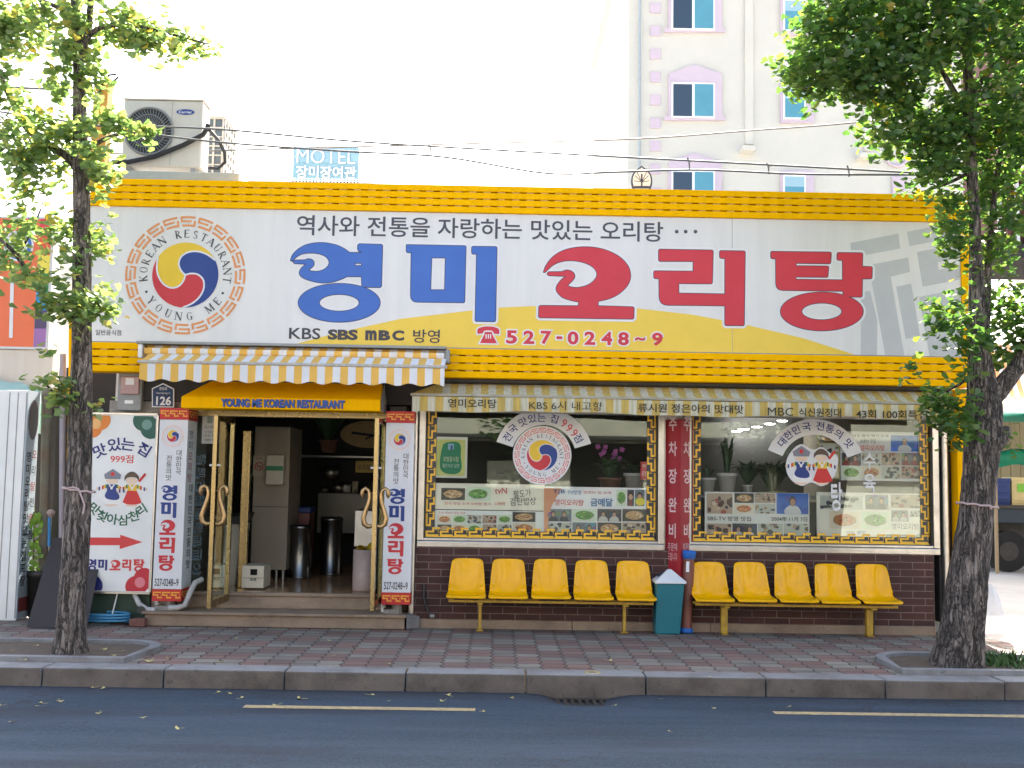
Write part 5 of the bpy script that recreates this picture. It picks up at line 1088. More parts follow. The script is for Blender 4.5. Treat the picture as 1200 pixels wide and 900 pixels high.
# emblem of the building behind, standing on the roof edge
T = thing('roof_emblem', 'small pointed oval badge with a tree drawing standing on the roof edge', 'emblem sign', (P(752, 224, .6).x, .6, 4.75))
yb = .6; dk = ink(54, 64, 86); b = MB(); q = spline([(752, 194), (762, 203, 1), (764.5, 213, 1), (762, 224), (742, 224), (739.5, 213, 1), (742, 203, 1)]); pts = px2(q, yb); b.prism([(u, yb, v) for u, v in pts], (0, .03, 0), dk); b.build('shield', T)
b = MB(); c = Vector((sum(p[0] for p in pts)/len(pts), sum(p[1] for p in pts)/len(pts))); shape(b, [[((p[0]-c.x)*.84+c.x, (p[1]-c.y)*.84+c.y) for p in pts]], front(yb-.003), FILM); tr = [zp(752, 219, yb), zp(752, 204, yb)]; bar(b, *tr, .02, front(yb-.006), dk)
for x, y in ((744, 206), (760, 206), (743, 212), (761, 212), (746, 201), (758, 201)): bar(b, zp(752, 213.5, yb), zp(x, y, yb), .009, front(yb-.006), dk)
b.ngon([(u, yb-.007, v) for u, v in (zp(743, 218, yb), zp(761, 218, yb), zp(761, 221, yb), zp(743, 221, yb))], dk); b.build('drawing', T)
b = MB(); pbox(b, 738, 222, 766, 228, yb-.05, yb+.3, WHITEP); b.box(P(745, 0, yb).x, P(759, 0, yb).x, yb, yb+.2, 4.75, P(752, 228, yb).z, WHITEP); b.build('base', T)

# ---------------------------------------------------------------- buildings behind
MW = mat('cream_stucco', (.6, .575, .505), .9, dirt=.15, dscale=.7, fine=.06, bump=.2, bscale=30); LIL = mat('lilac_trim', (.56, .46, .52), .85, dirt=.15, dscale=2); BLG = mat('blue_window', (.09, .29, .37), .12, dirt=.3, dscale=1.5); NAVG = mat('dark_window', (.03, .05, .075), .12); VIN = mat('white_vinyl', (.75, .75, .75), .4)
YM = 27.0
x0, x1 = P(736, 150, YM).x, P(1145, 150, YM).x; zt = 21.5
T = thing('motel_building', 'tall cream motel block with lilac window surrounds rising behind the restaurant', 'building', ((x0+x1)/2, YM+5, 0))
b = MB(); xb = P(725, 150, YM+.9).x; b.prism([(x0, YM, 0), (x1, YM, 0), (x1, YM+12, 0), (xb, YM+12, 0), (xb, YM+.9, 0)], (0, 0, zt), MW); b.build('wall', T)
b = MB(); b.prism([(x0-.1, YM-.25, 0), (x1+.2, YM-.25, 0), (x1+.2, YM+12.2, 0), (xb-.25, YM+12.2, 0), (xb-.25, YM+1.2, 0)], (0, 0, .5), MW); o = b.build('cornice', T); o.location.z = zt+.003
def mwin(gx0, gy0, gx1, gy1, trim, ped):
    b = MB(); pts = px2(trim, YM); b.prism([(u, YM-.12, v) for u, v in pts], (0, .119, 0), LIL); w = b.build('window_surround', T, bevel=.02)
    b = MB(); l, r, zb, ztp = pbox(b, gx0-2, gy0-2, gx1+2, gy1+2, YM-.16, YM-.121, VIN); b.build('frame', w)
    b = MB(); f = YM-.165
    if ped:
        gm = gx0+(gx1-gx0)*.47; prect(b, gx0, gy0, gm, gy1, f, NAVG); prect(b, gm+3, gy0, gx1, gy1, f, BLG)
    else: prect(b, gx0, gy0, gx1, gy1, f, BLG); prect(b, gx0, gy0, gx1, gy0+(gy1-gy0)*.35, f-.004, mat('pale_blind', (.3, .46, .52), .3))
    b.build('pane', w)
for k in range(-2, 2):
    d = k*103
    mwin(789, 98.5+d, 836, 136+d, [(783, 137+d), (778, 137+d), (778, 142+d), (849, 142+d), (849, 137+d), (845, 137+d), (845, 88+d), (812.5, 77+d), (783, 88+d)], True)
    mwin(920, 104+d, 942.5, 137.5+d, [(914, 145+d), (953, 145+d), (953, 98+d), (914, 98+d)], False)
for y in range(-120, 240, 1):
    if (y+120) % 27 == 0:
        b = MB(); pbox(b, 762, y-12, 774, y, YM-.05, YM-.001, LIL); b.build('quoin', T)
b = MB(); b.tube([P(750, -150, YM-.15), P(749, 235, YM-.15)], .05, RAIL, 8); b.build('drainpipe', T)
for u, y in ((878, 170), (1016, 178)):
    b = MB(); pbox(b, u-8, y, u+8, y+6, YM-.5, YM-.001, MW); pbox(b, u-5, y-300, u+5, y-1, YM-.1, YM-.001, MW); b.build('pilaster', T, bevel=.03)
b = MB(); c = zp(1050, 182, YM); b.tube([(c[0]+.42*cos(i*pi/16), YM-.05, c[1]+.42*sin(i*pi/16)) for i in range(33)], .06, LIL, 8, False); pbox(b, 1046, 207, 1062, 240, YM-.1, YM-.001, LIL); b.build('round_ornament', T)
YF = 45.0
T = thing('pale_building', 'distant pale building whose roof carries the motel sign', 'building', (P(370, 215, YF).x, YF+4, 0)); b = MB(); pbox(b, 290, 212, 436, 240, YF, YF+8, MW); l, r, z0, z1 = P(290, 0, YF).x, P(436, 0, YF).x, 0, P(363, 212, YF).z; b.box(l, r, YF+.01, YF+7.9, 0, z1-.9, MW); b.build('wall', T)
T = thing('motel_sign', 'distant pale blue rooftop lattice sign reading MOTEL', 'sign', (P(381, 212, YF).x, YF, z1)); LB = mat('pale_blue_lattice', (.25, .42, .48), .6)
b = MB(); l, r, zb, zt = P(344, 190, YF).x, P(420, 190, YF).x, P(381, 211, YF).z, P(381, 173, YF).z
for i in range(20): u = l+(r-l)*i/19; b.box(u-.03, u+.03, YF, YF+.06, z1-.3, zt, LB)
for i in range(13): z = zb+(zt-zb)*i/12; b.box(l, r, YF-.07, YF-.001, z-.03, z+.03, LB)
b.build('lattice', T); b = MB(); ln = P(381, 192, YF).z; b.box(l, r, YF-.1, YF-.075, zb+.05, ln, LB); b.box(l, r, YF-.1, YF-.075, ln+.02, zt-.05, mat('pale_blue_panel', (.28, .45, .52), .6)); b.build('backing', T)
b = MB(); pword(b, 'MOTEL', (347, 174.5, 417, 192), YF-.16, VIN, 0); pword(b, '장미장여관', (346, 194, 418, 209.5), YF-.16, VIN, .03); b.build('lettering', T)

# ---------------------------------------------------------------- left of the restaurant
ORG = ink(232, 112, 66); CREAMW = mat('cream_fascia', (.62, .57, .5), .8, dirt=.35, dscale=3, dcol=(.5, .36, .27), streak=True)
yo = .9
T = thing('orange_billboard', 'orange billboard with a column of rainbow squares beside the left tree', 'billboard', (P(20, 408, yo).x, yo, 2.9))
b = MB(); l, r, zb, zt = pbox(b, -130, 252, 60, 408, yo, yo+.25, mat('billboard_case', (.6, .6, .6), .5)); b.build('case', T, bevel=.01)
b = MB(); xq = P(43, 330, yo).x; b.ngon([(l+.02, yo-.003, zb+.03), (xq, yo-.003, zb+.03), (xq, yo-.003, zt-.03), (l+.02, yo-.003, zt-.03)], ORG); b.build('orange_film', T)
b = MB(); n = 7; h = (zt-zb-.06)/n
for i, c in enumerate(((216, 62, 70), (226, 92, 56), (240, 220, 80), (20, 138, 84), (24, 140, 204), (80, 66, 100), (160, 110, 170))): b.ngon([(xq+.003, yo-.003, zt-.03-(i+1)*h), (r-.03, yo-.003, zt-.03-(i+1)*h), (r-.03, yo-.003, zt-.03-i*h), (xq+.003, yo-.003, zt-.03-i*h)], ink(*c))
b.build('rainbow_squares', T); b = MB(); c = zp(22, 288, yo)
shape(b, [ell(*c, .19, .2, 30)], front(yo-.005), FILM); shape(b, [ell(*c, .165, .175, 30), ell(c[0]-.02, c[1]+.02, .14, .15, 30)], front(yo-.008), ink(60, 110, 180)); bar(b, zp(15, 310, yo), zp(13, 396, yo), .045, front(yo-.008), FILM); b.build('round_print', T)
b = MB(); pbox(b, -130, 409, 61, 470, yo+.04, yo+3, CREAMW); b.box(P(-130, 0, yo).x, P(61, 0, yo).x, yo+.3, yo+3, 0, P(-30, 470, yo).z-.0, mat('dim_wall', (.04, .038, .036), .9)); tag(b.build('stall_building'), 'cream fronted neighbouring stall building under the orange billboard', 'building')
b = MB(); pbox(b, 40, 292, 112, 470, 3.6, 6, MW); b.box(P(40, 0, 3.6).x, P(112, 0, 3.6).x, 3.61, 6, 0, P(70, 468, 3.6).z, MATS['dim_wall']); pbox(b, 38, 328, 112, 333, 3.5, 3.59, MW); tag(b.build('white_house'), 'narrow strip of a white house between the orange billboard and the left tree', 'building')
TARP = mat('pale_green_tarp', (.36, .56, .5), .7, dirt=.3, dscale=30, dcol=(.55, .7, .66)); GT = mat('green_tarp', (.02, .34, .2), .6, dirt=.3, dscale=6)
def tarp(name, rows, m, label):
    b = MB(); n = len(rows[0]); b.add([p for r_ in rows for p in r_], [(i*n+j, i*n+j+1, (i+1)*n+j+1, (i+1)*n+j) for i in range(len(rows)-1) for j in range(n-1)], m, True)
    o = b.build(name); s = o.modifiers.new('thickness', 'SOLIDIFY'); s.thickness = .012; return tag(o, label, 'tarpaulin')
tarp('tarpaulin', [[P(-60+12*i, 432+i*2.6+(j*26), .75-.1*j)+Vector((0, 0, .02*sin(i*2))) for i in range(10)] for j in range(3)], TARP, 'pale green tarpaulin hanging under the cream front of the left stall')
tarp('tarpaulin', [[P(20+5*i, 474+(j*9)+1.5*sin(i), .86-.0*j) for i in range(8)] for j in range(4)], GT, 'bright green tarpaulin strip below the pale tarpaulin on the left')
yc_ = .12
T = thing('stall_cabinet', 'tall white panelled cabinet standing at the left edge of the pavement', 'cabinet', (P(-40, 727, yc_).x, yc_+.15, 0)); b = MB(); l, r, zb, zt = pbox(b, -110, 456, 25.5, 727, yc_, yc_+.34, WHITEP); b.build('carcass', T, bevel=.01); zb_ = zb
b = MB()
for px in (-80, -60, -40, -20, 4, 14, 24): u = P(px, 600, yc_).x; b.box(u-.006, u+.006, yc_-.003, yc_-.001, zb+.03, zt-.03, GREYP)
b.build('panel_seam', T); b = MB(); b.box(l+.02, r-.02, yc_+.02, yc_+.32, 0, zb, DKMET); b.build('plinth', T)
b = MB(); fs = lambda u, v: (r+.012+JIT[0], yc_+u, v); b.box(r+.001, r+.008, yc_+.0, yc_+.34, zb+.02, zt-.0, ink(190, 204, 214)); b.ngon([fs(.02, zb+.1), fs(.33, zb+.1), fs(.33, zb+.26), fs(.02, zb+.26)], ink(150, 70, 70)); shape(b, [ell(.17, zt-.34, .14, .24, 24)], fs, ink(110, 108, 110))
for i, ch in enumerate('영미오리탕맛있는집포장'): word(b, ch, (.1, zt-.78-.145*i), .13, .12, fs, ink(40, 44, 60), .02, 0, HB)
for i, ch in enumerate('오리탕전문점'): word(b, ch, (.25, zt-.75-.19*i), .12, .11, fs, ink(60, 60, 70) if i % 2 else ink(170, 60, 60), .01, 0, HB)
b.build('side_panel', T)
b = MB(); b.tube([P(55, 455, .5), P(53, 560, .5), P(49, 700, .5)], .055, mat('rusty_green_pole', (.2, .2, .15), .7, dirt=.6, dscale=6, dcol=(.2, .09, .04)), 14); tag(b.build('pole'), 'greenish rust stained pole between the white cabinet and the left tree', 'pole')
b = MB(); b.tube([P(74, 415, .3), P(72.5, 640, .3), P(71.5, 725, .3)], .036, mat('lilac_grey_pipe', (.36, .32, .36), .6, dirt=.3), 14); tag(b.build('rain_pipe'), 'lilac grey plastic rain pipe just left of the left tree trunk', 'pipe')
b = MB(); b.tube([P(83.5, 372, .2), P(83, 470, .2), P(79, 610, .2), P(76, 725, .2)], .028, YELLOW, 12); tag(b.build('gas_pipe'), 'thin yellow gas pipe beside the lilac grey rain pipe', 'pipe')
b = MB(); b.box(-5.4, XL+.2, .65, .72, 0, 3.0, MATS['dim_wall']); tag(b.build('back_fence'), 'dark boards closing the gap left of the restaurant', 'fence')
b = MB(); a = [P(60, 635, .1), P(121, 638, .1), P(101, 737, -.55), P(31, 733, -.55)]; a[2].z = a[3].z = .01; n_ = Vector((0, .04, .05)); b.hexa([a[3], a[2], a[2]+n_, a[3]+n_, a[0], a[1], a[1]+n_, a[0]+n_], mat('rubber_mat', (.045, .04, .042), .85, dirt=.5, dscale=25, dcol=(.08, .06, .06), bump=.6, bscale=160)); tag(b.build('floor_mat', bevel=.01), 'dark brown ribbed mat leaning against the wall behind the left tree', 'mat')
b = MB(); b.tube([P(57.5, 640, -.0), P(58, 606, .0)], .018, ink(40, 120, 170), 10); b.lathe([(.0, 0), (.03, .0), (.05, .05), (.02, .08), (0, .08)], P(59.5, 605, .0), mat('pinkish_bulb', (.3, .22, .18), .5), 14); tag(b.build('cleaning_brush'), 'blue handled brush with a pale head standing behind the dark mat', 'brush')
LG = mat('bright_leaf', (.2, .36, .04), .5)
T = plant('green_plant', P(40, 672, .3).x, .45, .0, .14, .55, DKMET, 0, .2, .2, 'bright yellow green leafy plant in a dark pot beside the white cabinet')
b = MB(); rr = random.Random(9)
for i in range(90):
    c = P(rr.uniform(31, 47), rr.uniform(600, 672), rr.uniform(.35, .55)); a = rr.uniform(0, 6.28); d = Vector((cos(a), .4*sin(a*2), sin(a)))*rr.uniform(.05, .09); e = Vector((-d.z, .3*d.y, d.x))*.5; b.add([c, c+d*.5+e, c+d, c+d*.5-e], [(0, 1, 2, 3)], LG)
b.tube([P(39, 676, .45), P(40, 600, .45)], .01, SOIL); b.build('foliage', T)
b = MB(); l, r = P(101, 712, -.02).x, -3.97; b.box(l, r, -.0, .055, .0, P(140, 692, -.02).z+.04, mat('dark_green_paint', (.035, .07, .045), .6, dirt=.4, dscale=8)); tag(b.build('green_base_panel'), 'dark green base panel under the arrow signboard', 'panel')
b = MB(); b.tube([P(x, y, Y) for x, y, Y in ((158, 697, -.05), (163, 708, -.1), (172, 714, -.14), (182, 715, -.16))], .03, MATS['white_hose'], 10); b.tube([P(165, 714.5, -.1), P(165.5, 715, -.2)], .045, DKMET, 12); tag(b.build('waste_pipe'), 'grey bent waste pipe with a dark open end beside the lower step', 'pipe')
b = MB(); cc = P(128, 731, -.15); b.tube([(cc.x+.24*cos(t*.35)*(1+.04*sin(t)), -.18+.1*sin(t*.35), .03+.0018*t) for t in range(60)], .013, ink(70, 140, 180), 8); tag(b.build('garden_hose'), 'coil of pale blue hose on the ground under the arrow signboard', 'hose')
b = MB(); b.tube([P(138, 694, -.04), P(131, 722, -.1)], .008, WHITEP, 8); tag(b.build('thin_rod'), 'thin white rod leaning on the dark green base panel', 'rod')
b = MB(); c = P(160, 728, -.3); b.hexa([(c.x-.09, -.28, 0), (c.x+.09, -.3, 0), (c.x+.09, -.12, 0), (c.x-.09, -.1, 0), (c.x-.09, -.28, .08), (c.x+.09, -.3, .09), (c.x+.09, -.12, .09), (c.x-.09, -.1, .08)], mat('red_block', (.2, .09, .07), .9, dirt=.5, dscale=20)); tag(b.build('loose_brick', bevel=.01), 'loose reddish brick lying left of the lower step', 'brick')

# ---------------------------------------------------------------- right of the restaurant
RB = mat('red_brown_boards', (.12, .04, .03), .7, dirt=.4, dscale=3)
yr = 4.0
T = thing('red_brown_house', 'red brown timber house with a slatted balcony overhanging at the right edge', 'building', (P(1210, 300, yr).x, yr+3, 0))
xl, zl_ = P(1158, 290, yr).x, P(1165, 292, yr).z
b = MB(); b.box(xl+.35, xl+8, yr+.2, yr+1.7, zl_+.15, zl_+6, RB); b.box(xl+2.2, xl+8, yr+.4, yr+1.6, 0, zl_-.13, RENDER); b.build('wall', T)
b = MB(); b.hexa([(xl, yr, zl_-.12), (xl+8, yr-.0, zl_-.12), (xl+8, yr+1.9, zl_-.12), (xl, yr+1.9, zl_-.12), (xl, yr, zl_+.1), (xl+8, yr, zl_+.1), (xl+8, yr+1.9, zl_+.1), (xl, yr+1.9, zl_+.1)], DARK); b.build('floor_beam', T)
b = MB()
for i in range(14): b.box(xl+.06+i*.14, xl+.11+i*.14, yr+.05, yr+.1, zl_+.1, zl_+1.1, WHITEP if i % 2 else RB)
b.box(xl, xl+8, yr+.03, yr+.12, zl_+1.1, zl_+1.2, RB)
for i in range(24): b.box(xl+.3, xl+8, yr+.18, yr+.199, zl_+.3+i*.22, zl_+.44+i*.22, mat('brown_plank', (.17, .08, .05), .75, dirt=.3))
b.build('balcony_rail', T)
OW, OO = FABW, mat('orange_awning_cloth', (.75, .34, .1), .8)
T = thing('orange_awning', 'orange and white striped awning above the lorry at the right edge', 'awning', (P(1200, 468, 7).x, 8, 3)); b = MB(); k = 0
xw = P(1155, 440, 7).x
for i in range(26):
    u = xw+i*.09; b.add([(u, 7, P(1180, 466, 7).z), (u+.09, 7, P(1180, 466, 7).z), (u+1.0, 9.5, P(1180, 432, 9.5).z+.5), (u+.91, 9.5, P(1180, 432, 9.5).z+.5)], [(0, 1, 2, 3)], OO if i % 2 else OW)
b.build('cloth', T); b = MB(); b.box(xw, xw+2.4, 6.96, 7.0, P(1180, 468, 7).z, P(1180, 465, 7).z, WHITEP)
for u in (xw+2.35,): b.tube([(u, 7, 0), (u, 7, P(1180, 467, 7).z)], .035, GREYP, 10)
b.build('frame', T)
b = MB(); WD = mat('weathered_planks', (.4, .3, .18), .85, dirt=.5, dscale=2, streak=True); yw_ = 18.0
for i in range(22): u = P(1150, 0, yw_).x+i*.28; b.box(u, u+.26, yw_, yw_+.05, 0, P(1180, 489+(i % 3), yw_).z, WD)
tag(b.build('plank_fence'), 'tall weathered plank fence behind the lorry', 'fence')
yl = 10.0
T = thing('flatbed_lorry', 'dark blue flatbed lorry parked in the yard right of the restaurant', 'lorry', (P(1230, 640, yl).x, yl+1, 0)); NB = mat('dark_blue_lorry', (.015, .035, .055), .4, dirt=.3); TY_ = mat('tyre', (.015, .015, .016), .85)
xl, zt = P(1140, 577, yl).x, P(1180, 592, yl).z; zb = P(1180, 613, yl).z; b = MB(); b.box(xl, xl+5.2, yl, yl+1.9, zb, zt, NB); b.box(xl, xl+5.2, yl-.03, yl-.002, zt-.08, zt, DKMET); b.build('load_bed', T, bevel=.02)
b = MB(); b.box(xl+.2, xl+5, yl+.5, yl+1.4, .45, zb-.002, DKMET); b.build('chassis', T)
for u, y in ((xl+.75, yl+.05), (xl+.75, yl+1.55), (xl+4.3, yl+.05), (xl+4.3, yl+1.55)):
    b = MB(); c = Vector((u, y, .42)); b.prism([c+Vector((.42*cos(i*pi/14), 0, .42*sin(i*pi/14))) for i in range(28)], (0, .3, 0), TY_, True); w = b.build('wheel', T, bevel=.03); b = MB(); b.prism([c+Vector((.2*cos(i*pi/10), -.01, .2*sin(i*pi/10))) for i in range(20)], (0, .05, 0), DKMET); b.build('rim', w)
b = MB(); b.box(xl+5.25, xl+6.9, yl, yl+1.9, .5, 2.3, NB); b.build('cab', T, bevel=.1)
def lcrate(px0, px1, py0, py1, m, label):
    b = MB(); l, r, z0, z1 = pbox(b, px0, py0, px1, py1, yl+.25, yl+.7, m); b.box(l, r, yl+.26, yl+.69, zt, z0, m); b.box(l-.015, r+.015, yl+.235, yl+.715, z1-.06, z1+.01, m)
    for i in range(3): b.box(l+.03, r-.03, yl+.235, yl+.249, z0+.06+i*.14, z0+.12+i*.14, m)
    if 'cream' in label: b.ngon([(l+.1, yl+.23, z1-.3), (r-.12, yl+.23, z1-.3), (r-.12, yl+.23, z1-.12), (l+.1, yl+.23, z1-.12)], ink(120, 190, 60))
    tag(b.build('crate', bevel=.01), label, 'crate', 'crates on the lorry bed')
lcrate(1165, 1184, 561, 589, ink(32, 58, 120), 'navy plastic crate on the lorry bed beside the right trunk'); lcrate(1186, 1207, 560, 590, ink(214, 196, 140), 'cream plastic crate with a green label on the lorry bed'); lcrate(1210, 1232, 562, 591, ink(200, 120, 40), 'orange crate on the lorry bed at the right')
u0 = P(1150, 0, 9.6).x
tarp('tarpaulin', [[Vector((u0+i*.8, 9.6+j*1.6, 3.15+.12*sin(i*1.1+j)+.12*j)) for i in range(9)] for j in range(9)], GT, 'wide green tarpaulin roof added over the lorry to shade the yard')  # roof and its posts added, drawn far back to shade lorry and yard
for u, y in ((u0+.1, 9.65), (u0+6.2, 9.65), (u0+.1, 22.0), (u0+6.2, 22.0)):
    b = MB(); b.tube([(u, y, 0), (u, y, 3.2)], .04, WD, 8); tag(b.build('tarpaulin_post'), 'wooden post holding up the added green tarpaulin roof over the lorry', 'post', 'posts of the tarpaulin roof')
tarp('tarpaulin', [[P(1155+10*i, 528+sin(i*1.3)*2+j*6, yl+2.2-.25*(j % 2)) for i in range(9)] for j in range(4)], GT, 'green tarpaulin rolled above the crates on the lorry')
b = MB(); bagm = mat('clear_plastic', (.75, .76, .78), .15, trans=.45); rows = [(.02, .62, .0), (.05, .58, .0), (.11, .42, .01), (.14, .22, .0), (.15, .05, .0), (.1, .005, 0)]
c = P(1158, 745, -.3); b.lathe([(r_, z) for r_, z, _ in rows], (c.x, -.35, .0), bagm, 18)
for i, p in enumerate(b.v): b.v[i] = (p[0]+.02*sin(p[2]*30+i), p[1]+.02*cos(p[2]*23+i*2), p[2])
tag(b.build('plastic_bag'), 'clear crumpled plastic bag standing behind the right tree trunk', 'bag')

# ---------------------------------------------------------------- wires
WIRE = mat('wire', (.15, .15, .155), .6)
def wire(label, pts, r, Y, hooks=(), free=True):
    b = MB(); q = [P(x, y, Y) for x, y in pts]; a = q[0]+(q[0]-q[1]).normalized()*25; z = q[-1]+(q[-1]-q[-2]).normalized()*25
    pp = []
    full = q
    for i in range(len(full)-1):
        p0, p1, p2, p3 = full[max(i-1, 0)], full[i], full[i+1], full[min(i+2, len(full)-1)]
        for k in range(6): t = k/6; pp.append(.5*((2*p1)+(p2-p0)*t+(2*p0-5*p1+4*p2-p3)*t*t+(3*p1-p0-3*p2+p3)*t**3))
    b.tube(([a] if free else [])+pp+[q[-1]]+([z] if free else []), r, WIRE, 6)
    for x, y in hooks: b.tube([P(x-2.5, y-8, Y), P(x-.5, y-4, Y), P(x, y+5, Y)], .01, WIRE, 5); b.tube([P(x+3, y-5, Y), P(x-.3, y-2.5, Y)], .005, WIRE, 5)
    tag(b.build('overhead_wire'), label, 'wire', 'overhead wires')
wire('upper overhead wire with small hooks crossing above the fascia sign', [(120, 147), (250, 151), (420, 166), (620, 178), (740, 184.5), (900, 193), (1080, 203), (1230, 212)], .0115, -.9, ((505, 178), (808, 193), (901, 199), (995, 202)))
wire('lower overhead wire sagging close above the fascia sign', [(120, 148), (240, 165), (400, 177), (520, 184), (640, 203), (720, 201.5), (820, 199), (940, 204), (1080, 205), (1230, 207)], .0115, -.95)
wire('thin wire rising to the right across the cream motel', [(560, 168), (740, 163), (880, 153), (1010, 143), (1230, 120)], .011, .8)
wire('thick dark cable behind the left tree at the top left', [(-60, 99), (25, 103), (65, 104), (108, 100)], .016, .45, (), False)

# ---------------------------------------------------------------- the other side of the street
T = thing('opposite_shops', 'row of shops across the street reflected in the windows', 'building', (0, -20, 0)); UP = mat('grey_brown_render', (.42, .385, .33), .9, dirt=.3, dscale=1); PALE = mat('pale_wall', (.62, .57, .5), .85, dirt=.15)
b = MB(); b.box(-30, 30, -28, -20, 2.9, 7.5, UP); b.box(-30, 30, -28, -20.6, 0, 2.89, mat('dark_shopfront', (.05, .048, .045), .5)); b.build('wall', T)
b = MB()
for x0, x1, z1 in ((-26, -19, 2.6), (-15, -10, 2.8), (-6.5, -3.4, 2.4), (-.3, 2.2, 2.3), (4.4, 6.0, 2.35), (10, 17, 2.7), (20, 26, 2.6)): b.box(x0, x1, -20.55, -20.2, 1.5 if -1 < x0 < 6 else 0, z1, PALE)
b.build('shutter', T)
for i in range(12): b = MB(); u = -28+i*4.8; b.box(u, u+2.2, -19.98, -19.95, 4.2, 6.2, NAVG); b.build('window', T)
b = MB(); b.box(-30, 30, -20.0, -18.9, 2.95, 3.05, DKMET); b.build('shade_canopy', T)

# ---------------------------------------------------------------- street trees
def leafmat(name, cols, tr=.6):
    m = bpy.data.materials.new(name); m.use_nodes = True; n = m.node_tree.nodes; L = m.node_tree.links; n.clear(); MATS[name] = m
    g = n.new('ShaderNodeNewGeometry'); r = n.new('ShaderNodeValToRGB'); r.color_ramp.interpolation = 'LINEAR'
    while len(r.color_ramp.elements) < len(cols): r.color_ramp.elements.new(.5)
    for e, (p, c) in zip(r.color_ramp.elements, cols): e.position = p; e.color = (*c, 1)
    L.new(g.outputs['Random Per Island'], r.inputs[0])
    d = n.new('ShaderNodeBsdfDiffuse'); t = n.new('ShaderNodeBsdfTranslucent'); gl = n.new('ShaderNodeBsdfGlossy'); gl.inputs['Roughness'].default_value = .45
    hs = n.new('ShaderNodeHueSaturation'); hs.inputs['Hue'].default_value = .485; hs.inputs['Saturation'].default_value = 1.15; hs.inputs['Value'].default_value = 1.7; L.new(r.outputs[0], hs.inputs['Color'])
    L.new(r.outputs[0], d.inputs[0]); L.new(hs.outputs[0], t.inputs[0])
    a = n.new('ShaderNodeMixShader'); a.inputs[0].default_value = tr; L.new(d.outputs[0], a.inputs[1]); L.new(t.outputs[0], a.inputs[2])
    f = n.new('ShaderNodeMixShader'); f.inputs[0].default_value = .05; L.new(a.outputs[0], f.inputs[1]); L.new(gl.outputs[0], f.inputs[2])
    o = n.new('ShaderNodeOutputMaterial'); L.new(f.outputs[0], o.inputs[0]); return m
LEAF_R = leafmat('ginkgo_leaf_green', [(0, (.042, .1, .027)), (.5, (.08, .165, .044)), (.9, (.15, .235, .06)), (.985, (.13, .17, .04)), (1, (.4, .33, .04))])
LEAF_L = leafmat('ginkgo_leaf_turning', [(0, (.095, .165, .06)), (.5, (.17, .26, .09)), (.88, (.26, .33, .11)), (.97, (.38, .36, .1)), (1, (.5, .38, .08))], .48)
def crown(tree, blobs, mt, seed, name='crown', dens=1., spread=.2, lo=.052, hi=.085):
    rr = random.Random(seed); b = MB(); V, F = [], []
    for px, py, rx, ry, Y, dy, n in blobs:
        s = S(Y); c = P(px, py, Y); tw = max(1, int(n*dens)//11)
        for _ in range(tw):
            while True:
                q = Vector((rr.uniform(-1, 1), rr.uniform(-1, 1), rr.uniform(-1, 1)))
                if q.length < 1: break
            if rr.random() < .5: q = q.normalized()*rr.uniform(.75, 1.04)
            t0 = c+Vector((q.x*rx*s, q.y*dy, q.z*ry*s)); d = Vector((rr.gauss(0, 1), rr.gauss(0, 1), rr.gauss(-.25, .6))).normalized()*spread
            for k in range(11):
                p = t0+d*rr.uniform(-.5, 1)+Vector((rr.gauss(0, .045), rr.gauss(0, .045), rr.gauss(0, .045)))
                L = rr.uniform(lo, hi); a = rr.uniform(0, 6.283)
                ax = Vector((cos(a), sin(a), rr.gauss(-.35, .5))).normalized(); sd = ax.cross(Vector((rr.gauss(0, .5), rr.gauss(0, .5), 1))).normalized(); up = sd.cross(ax)
                w = L*rr.uniform(.55, .72); o = len(V); fold = up*L*rr.uniform(.1, .35)
                V += [p, p+ax*L*.6-sd*w+fold, p+ax*L*.98-sd*w*.55+fold*.6, p+ax*L*.9, p+ax*L*.98+sd*w*.55+fold*.6, p+ax*L*.6+sd*w+fold]
                F += [(o, o+1, o+2, o+3), (o, o+3, o+4, o+5)]
    b.add(V, F, mt); return b.build(name, tree)
def stem(b, pts, Y, seed, n=22, amp=.06):
    """pts: (px, py, radius px[, depth shift]) from the ground up"""
    rr = random.Random(seed); ph = [rr.uniform(0, 6.28) for _ in range(8)]
    P3 = [P(p[0], p[1], Y+(p[3] if len(p) > 3 else 0)) for p in pts]; R = [p[2]*S(Y) for p in pts]
    full = []; rad = []
    for i in range(len(P3)-1):
        p0, p1, p2, p3 = P3[max(i-1, 0)], P3[i], P3[i+1], P3[min(i+2, len(P3)-1)]
        m = max(2, int((p2-p1).length/.06))
        for k in range(m): t = k/m; full.append(.5*((2*p1)+(p2-p0)*t+(2*p0-5*p1+4*p2-p3)*t*t+(3*p1-p0-3*p2+p3)*t**3)); rad.append(R[i]*(1-t)+R[i+1]*t)
    full.append(P3[-1]); rad.append(R[-1])
    vs = []
    for i, p in enumerate(full):
        t = (full[min(i+1, len(full)-1)]-full[max(i-1, 0)]).normalized(); u = Vector((1, 0, 0)); u = (u-t*u.dot(t)).normalized(); v = t.cross(u)
        for j in range(n):
            a = 2*pi*j/n; k = 1+amp*(.5*sin(3*a+ph[0]+p.z*1.1)+.35*sin(5*a+ph[1]-p.z*1.7)+.3*sin(9*a+ph[2]+p.z*.8)+.3*sin(p.z*5+ph[3]+2*a)+rr.uniform(-.35, .35))
            vs.append(p+(u*cos(a)+v*sin(a))*rad[i]*k)
    m = len(full); b.add(vs, [(i*n+j, i*n+(j+1) % n, (i+1)*n+(j+1) % n, (i+1)*n+j) for i in range(m-1) for j in range(n)], BARK, True)
    b.add(vs[-n:], [list(range(n))], BARK)
